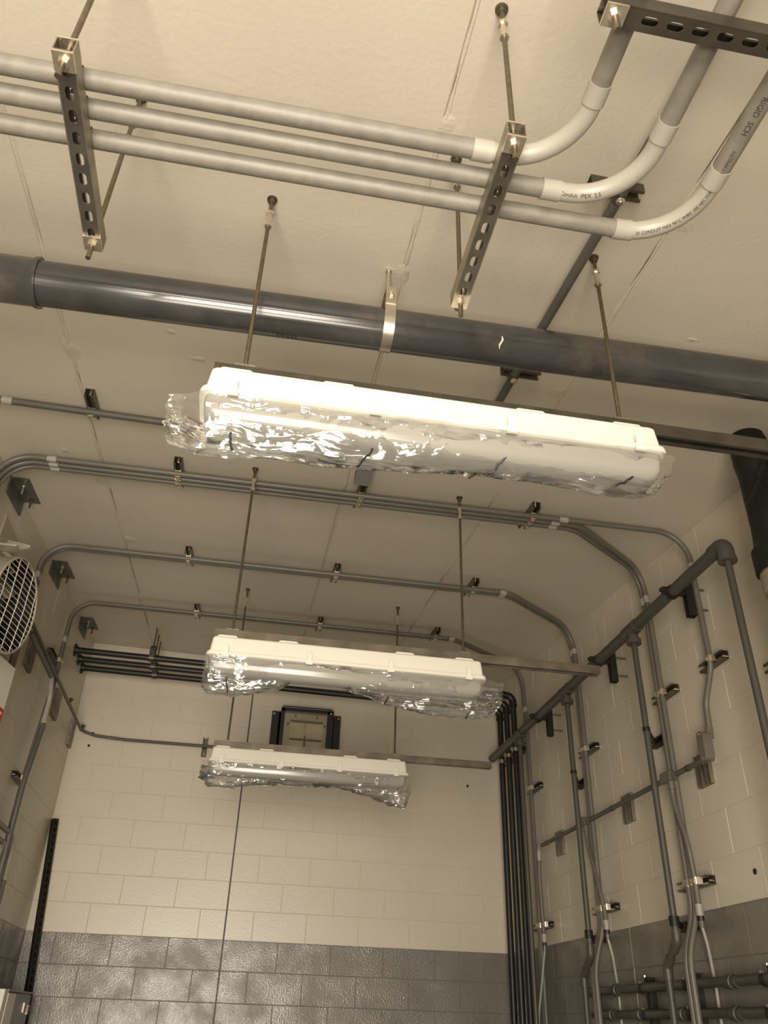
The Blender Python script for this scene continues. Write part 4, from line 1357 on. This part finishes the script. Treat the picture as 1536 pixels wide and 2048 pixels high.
# strut brackets for the wall conduits
rt_ = rc
bracket('bracket on the single wall conduit above the kink and grey box', (W, 3.345, 3.092), Y, -X, 0.21, [(0.07, rb_, 0.0545)], 'strut brackets on the walls')
bracket('bracket on the two wall conduits behind the second drop, upper one', (W, 3.84, 3.10), Y, -X, 0.24, [(0.085, rb_, 0.0580), (0.126, rb_, 0.0580)], 'strut brackets on the walls')
bracket('bracket on the two wall conduits behind the third drop, upper one', (W, 4.92, 3.095), Y, -X, 0.26, [(0.093, r3, 0.0600), (0.130, r3, 0.0600)], 'strut brackets on the walls')
bracket('bracket on the conduits beside the black corner pipes, upper one', (W, 5.99, 3.10), Y, -X, 0.26, [(0.115, r4, 0.0580), (0.145, r4, 0.0580)], 'strut brackets on the walls')
bracket('bracket clasping three conduits above the grey paint, second drop', (W, 3.81, 2.150), Y, -X, 0.30, [(0.065, rb_, 0.0650), (0.115, rb_, 0.0580), (0.156, rb_, 0.0580)], 'strut brackets on the walls')
bracket('bracket clasping three conduits above the grey paint, third drop', (W, 4.885, 2.150), Y, -X, 0.32, [(0.065, rb_, 0.0545), (0.132, r3, 0.0600), (0.169, r3, 0.0600)], 'strut brackets on the walls')
bracket('bracket clasping conduits above the grey paint beside the black corner pipes', (W, 5.98, 2.152), Y, -X, 0.32, [(0.03, rb_, 0.0545), (0.122, r4, 0.0580), (0.152, r4, 0.0580)], 'strut brackets on the walls')
bracket('dark strut bracket tucked behind the first drop from the doorway', (W, 2.86, 2.90), Y, -X, 0.19, [(0.075, 0.012, 0.053)], 'strut brackets on the walls', sm='dark_strut', bolt=0)

# level conduit with fittings on the block wall
LX, LZ = 3.598, 2.646
lv = thing('level_conduit', 'level dark conduit with grey fittings along the block wall', 'conduit', (LX, 4.7, LZ))
MB().tube([(LX, 3.55, LZ), (LX, 5.93, LZ)], 0.0135, 14).build('pipe', M['conduit_dark'], lv)
lb = MB()
lb.rbox((LX - 0.012, 3.53, LZ + 0.045), (0.046, 0.052, 0.135), 0.022, ax=(X, Y, Z))
lb.tube([(LX, 3.53, LZ), (LX, 3.60, LZ)], 0.020, 14)
lb.tube([(3.612, 3.535, LZ + 0.10), (3.622, 3.535, LZ + 0.14)], 0.018, 14)
lo = lb.build('access_box', M['conduit'], lv)
MB().rbox((LX - 0.037, 3.53, LZ + 0.045), (0.006, 0.056, 0.140), 0.026, ax=(X, Y, Z)).build('cover', M['conduit'], lo)
for zz in (LZ - 0.012, LZ + 0.102):
    MB().cyl((LX - 0.038, 3.53, zz), (LX - 0.043, 3.53, zz), 0.004, 8).build('screw', M['zinc'], lo)
for yy in (3.945, 5.09):
    t = MB()
    t.rbox((LX - 0.004, yy, LZ + 0.004), (0.045, 0.10, 0.048), 0.014, ax=(X, Y, Z))
    t.tube([(LX, yy - 0.075, LZ), (LX, yy + 0.075, LZ)], 0.0185, 14)
    t.tube([(LX, yy - 0.012, LZ), (LX, yy - 0.012, LZ - 0.06)], 0.0185, 14)
    t.build('tee_box', M['conduit'], lv)
MB().tube(fillet([(LX, 5.90, LZ), (LX, 5.965, LZ), (LX, 5.967, LZ - 0.09)], 0.05, 8), 0.0165, 14).build('elbow', M['elbow'], lv)
for yy in (3.745, 4.66, 5.79):
    MB().tube([(LX, yy - 0.010, LZ), (LX, yy + 0.010, LZ)], 0.0165, 14).build('clip', M['dark_strut'], lv)
for y_, lab in ((3.725, 'upright grooved strut behind the level conduit by its access box'), (4.60, 'upright grooved strut behind the level conduit between the two tees'), (5.72, 'upright grooved strut behind the level conduit at its elbow end')):
    grooved_plate(lab, (W, y_, 2.637), (-1, 0, 0), 3, 0.155, 'grooved struts on the walls')
# drops from the level conduit, each ending in a gland and a flexible cable
for i, (pts, lab, flex) in enumerate((
        ([(LX, 3.933, 2.60), (LX, 3.94, 2.53), (LX, 3.865, 2.32), (3.61, 3.875, 2.16), (3.61, 3.878, 2.00)], 'conduit from the tee nearest the access box, with a white gland', [(3.61, 3.878, 1.99), (3.63, 3.89, 1.88), (3.66, 3.93, 1.74), (3.66, 3.94, 1.3)]),
        ([(LX, 5.078, 2.60), (LX, 5.08, 2.52), (LX, 4.96, 2.24), (3.61, 4.950, 2.12), (3.61, 4.948, 2.03)], 'conduit from the middle tee, with a white gland', [(3.61, 4.945, 2.02), (3.63, 4.95, 1.90), (3.66, 4.99, 1.74), (3.66, 5.0, 1.3)]),
        ([(LX, 5.967, 2.58), (LX, 5.99, 2.45), (3.61, 6.01, 2.16), (3.61, 6.01, 2.04)], 'conduit from the elbow end, with a white gland beside the black pipes', [(3.61, 6.01, 2.03), (3.60, 6.06, 1.85), (3.585, 6.15, 1.6), (3.585, 6.17, 1.3)]))):
    pth = fillet(pts, 0.25, 6)
    ro = conduit('gland_conduit', lab, pth, 0.0130, M['conduit'], group='conduits with glands', cat='conduit')
    e = pth[-1]
    MB().tube([e + Z * 0.05, e + Z * 0.0], 0.0175, 14).build('coupling', M['elbow'], ro)
    MB().tube([e + Z * 0.0, e - Z * 0.022], 0.0165, 8).build('gland', M['black'], ro)
    MB().tube([e - Z * 0.022, e - Z * 0.05], [0.0145, 0.010], 10).build('gland_tail', M['conduit'], ro)
    MB().tube(fillet([e - Z * 0.04] + [Vector(q) for q in flex[1:]], 0.3, 6), 0.0072, 10).build('flexible_cable', M['flex'], ro)

# ------------------------------------------------------------------ manifold of two level pipes low on the block wall
for i, (zz, y1, lab) in enumerate(((1.730, 5.33, 'upper level pipe low on the grey wall'), (1.612, 5.20, 'lower level pipe low on the grey wall'))):
    PXm = 3.628
    root = thing('manifold_pipe', lab, 'pipe', (PXm, 4.0, zz), 'level pipes low on the wall')
    MB().tube([(PXm, 2.2, zz + 0.006), (PXm, y1, zz)], 0.0215, 18).build('pipe', M['manifold'], root)
    MB().tube([(PXm, y1 - 0.03, zz), (PXm, y1 + 0.012, zz), (PXm, y1 + 0.03, zz)], [0.027, 0.027, 0.013], 18).build('end_cap', M['header'], root)
    for yy in (((4.93, 3.73) if i == 0 else (5.02, 4.66, 4.20, 3.73))):
        MB().tube([(PXm, yy - 0.05, zz), (PXm, yy - 0.05, zz), (PXm, yy - 0.015, zz), (PXm, yy - 0.013, zz), (PXm, yy + 0.015, zz), (PXm, yy + 0.05, zz)], [0.021, 0.026, 0.026, 0.031, 0.031, 0.026], 18).build('union', M['manifold'], root)
    for yy in (4.60, 4.12, 3.47):
        MB().tube([(PXm, yy - 0.016, zz), (PXm, yy + 0.016, zz)], 0.026, 18).build('clamp', M['black_strut'], root)
        hexnut(MB(), (PXm - 0.012, yy, zz + 0.026), X, 0.006, 0.02).build('bolt', M['zinc'], root)
for yy, lab in ((5.30, 'dark upright strut behind the ends of the level pipes'), (4.585, 'dark upright strut behind the level pipes between the drops'), (4.10, 'dark upright strut behind the level pipes under the second drop'), (3.45, 'dark upright strut behind the level pipes nearest the doorway')):
    b = thing('pipe_post', lab, 'strut', (W, yy, 1.5), 'dark upright struts low on the wall')
    strut(MB(), (W, yy, 1.1), Z, -X, 0.68 if yy < 5 else 0.66, w=0.041).build('strut_channel', M['black_strut'], b)
    MB().cyl((3.648, yy + 0.030, 1.15), (3.648, yy + 0.030, 1.79), 0.006, 8).build('threaded_rod', M['zinc'], b)
    for zz in (1.730, 1.612):
        MB().bbox((3.625, yy - 0.012, zz - 0.014), (3.66, yy + 0.036, zz + 0.014)).build('arm', M['black_strut'], b, smooth=False)

# ------------------------------------------------------------------ leaning channel and panel box at the far corner
ls = thing('leaning_channel', 'tall black slotted channel leaning in the corner by the back wall', 'channel', (0.3, 6.9, 0.0))
a, b = Vector((0.262, 6.925, 0.0)), Vector((0.035, 6.935, 2.80))
u = (b - a).normalized()
body = MB()
Ls = (b - a).length
n_ = (Vector((-0.62, 0.78, 0)) - u * Vector((-0.62, 0.78, 0)).dot(u)).normalized()
strut(body, a - n_ * 0.02, u, n_, Ls, slots=[0.03 + 0.05 * k for k in range(int(Ls / 0.05))])
body.build('channel', M['black_strut'], ls)
pb_ = thing('panel_box', 'grey wall box with white edge trim low in the far corner', 'electrical box', (0.1, 6.4, 1.2))
MB().bbox((0.003, 5.96, 0.85), (0.185, 6.72, 1.632)).build('box', M['panel_grey'], pb_, smooth=False)
MB().bbox((0.003, 5.86, 0.85), (0.200, 5.96, 1.640)).build('end_trim', M['panel_white'], pb_, smooth=False)
MB().bbox((0.003, 5.965, 0.86), (0.203, 6.19, 1.622)).build('white_door_edge', M['panel_white'], pb_, smooth=False)
MB().bbox((0.185, 6.19, 0.86), (0.197, 6.70, 1.625)).build('door', M['panel_grey'], pb_, smooth=False)
MB().bbox((0.003, 5.95, 1.632), (0.205, 6.74, 1.642)).build('rain_lip', M['panel_grey'], pb_, smooth=False)
for yy, zz in ((6.50, 1.56), (6.63, 1.55)):
    MB().bbox((0.197, yy, zz - 0.035), (0.207, yy + 0.055, zz + 0.02)).build('door_latch', M['galv'], pb_, smooth=False)
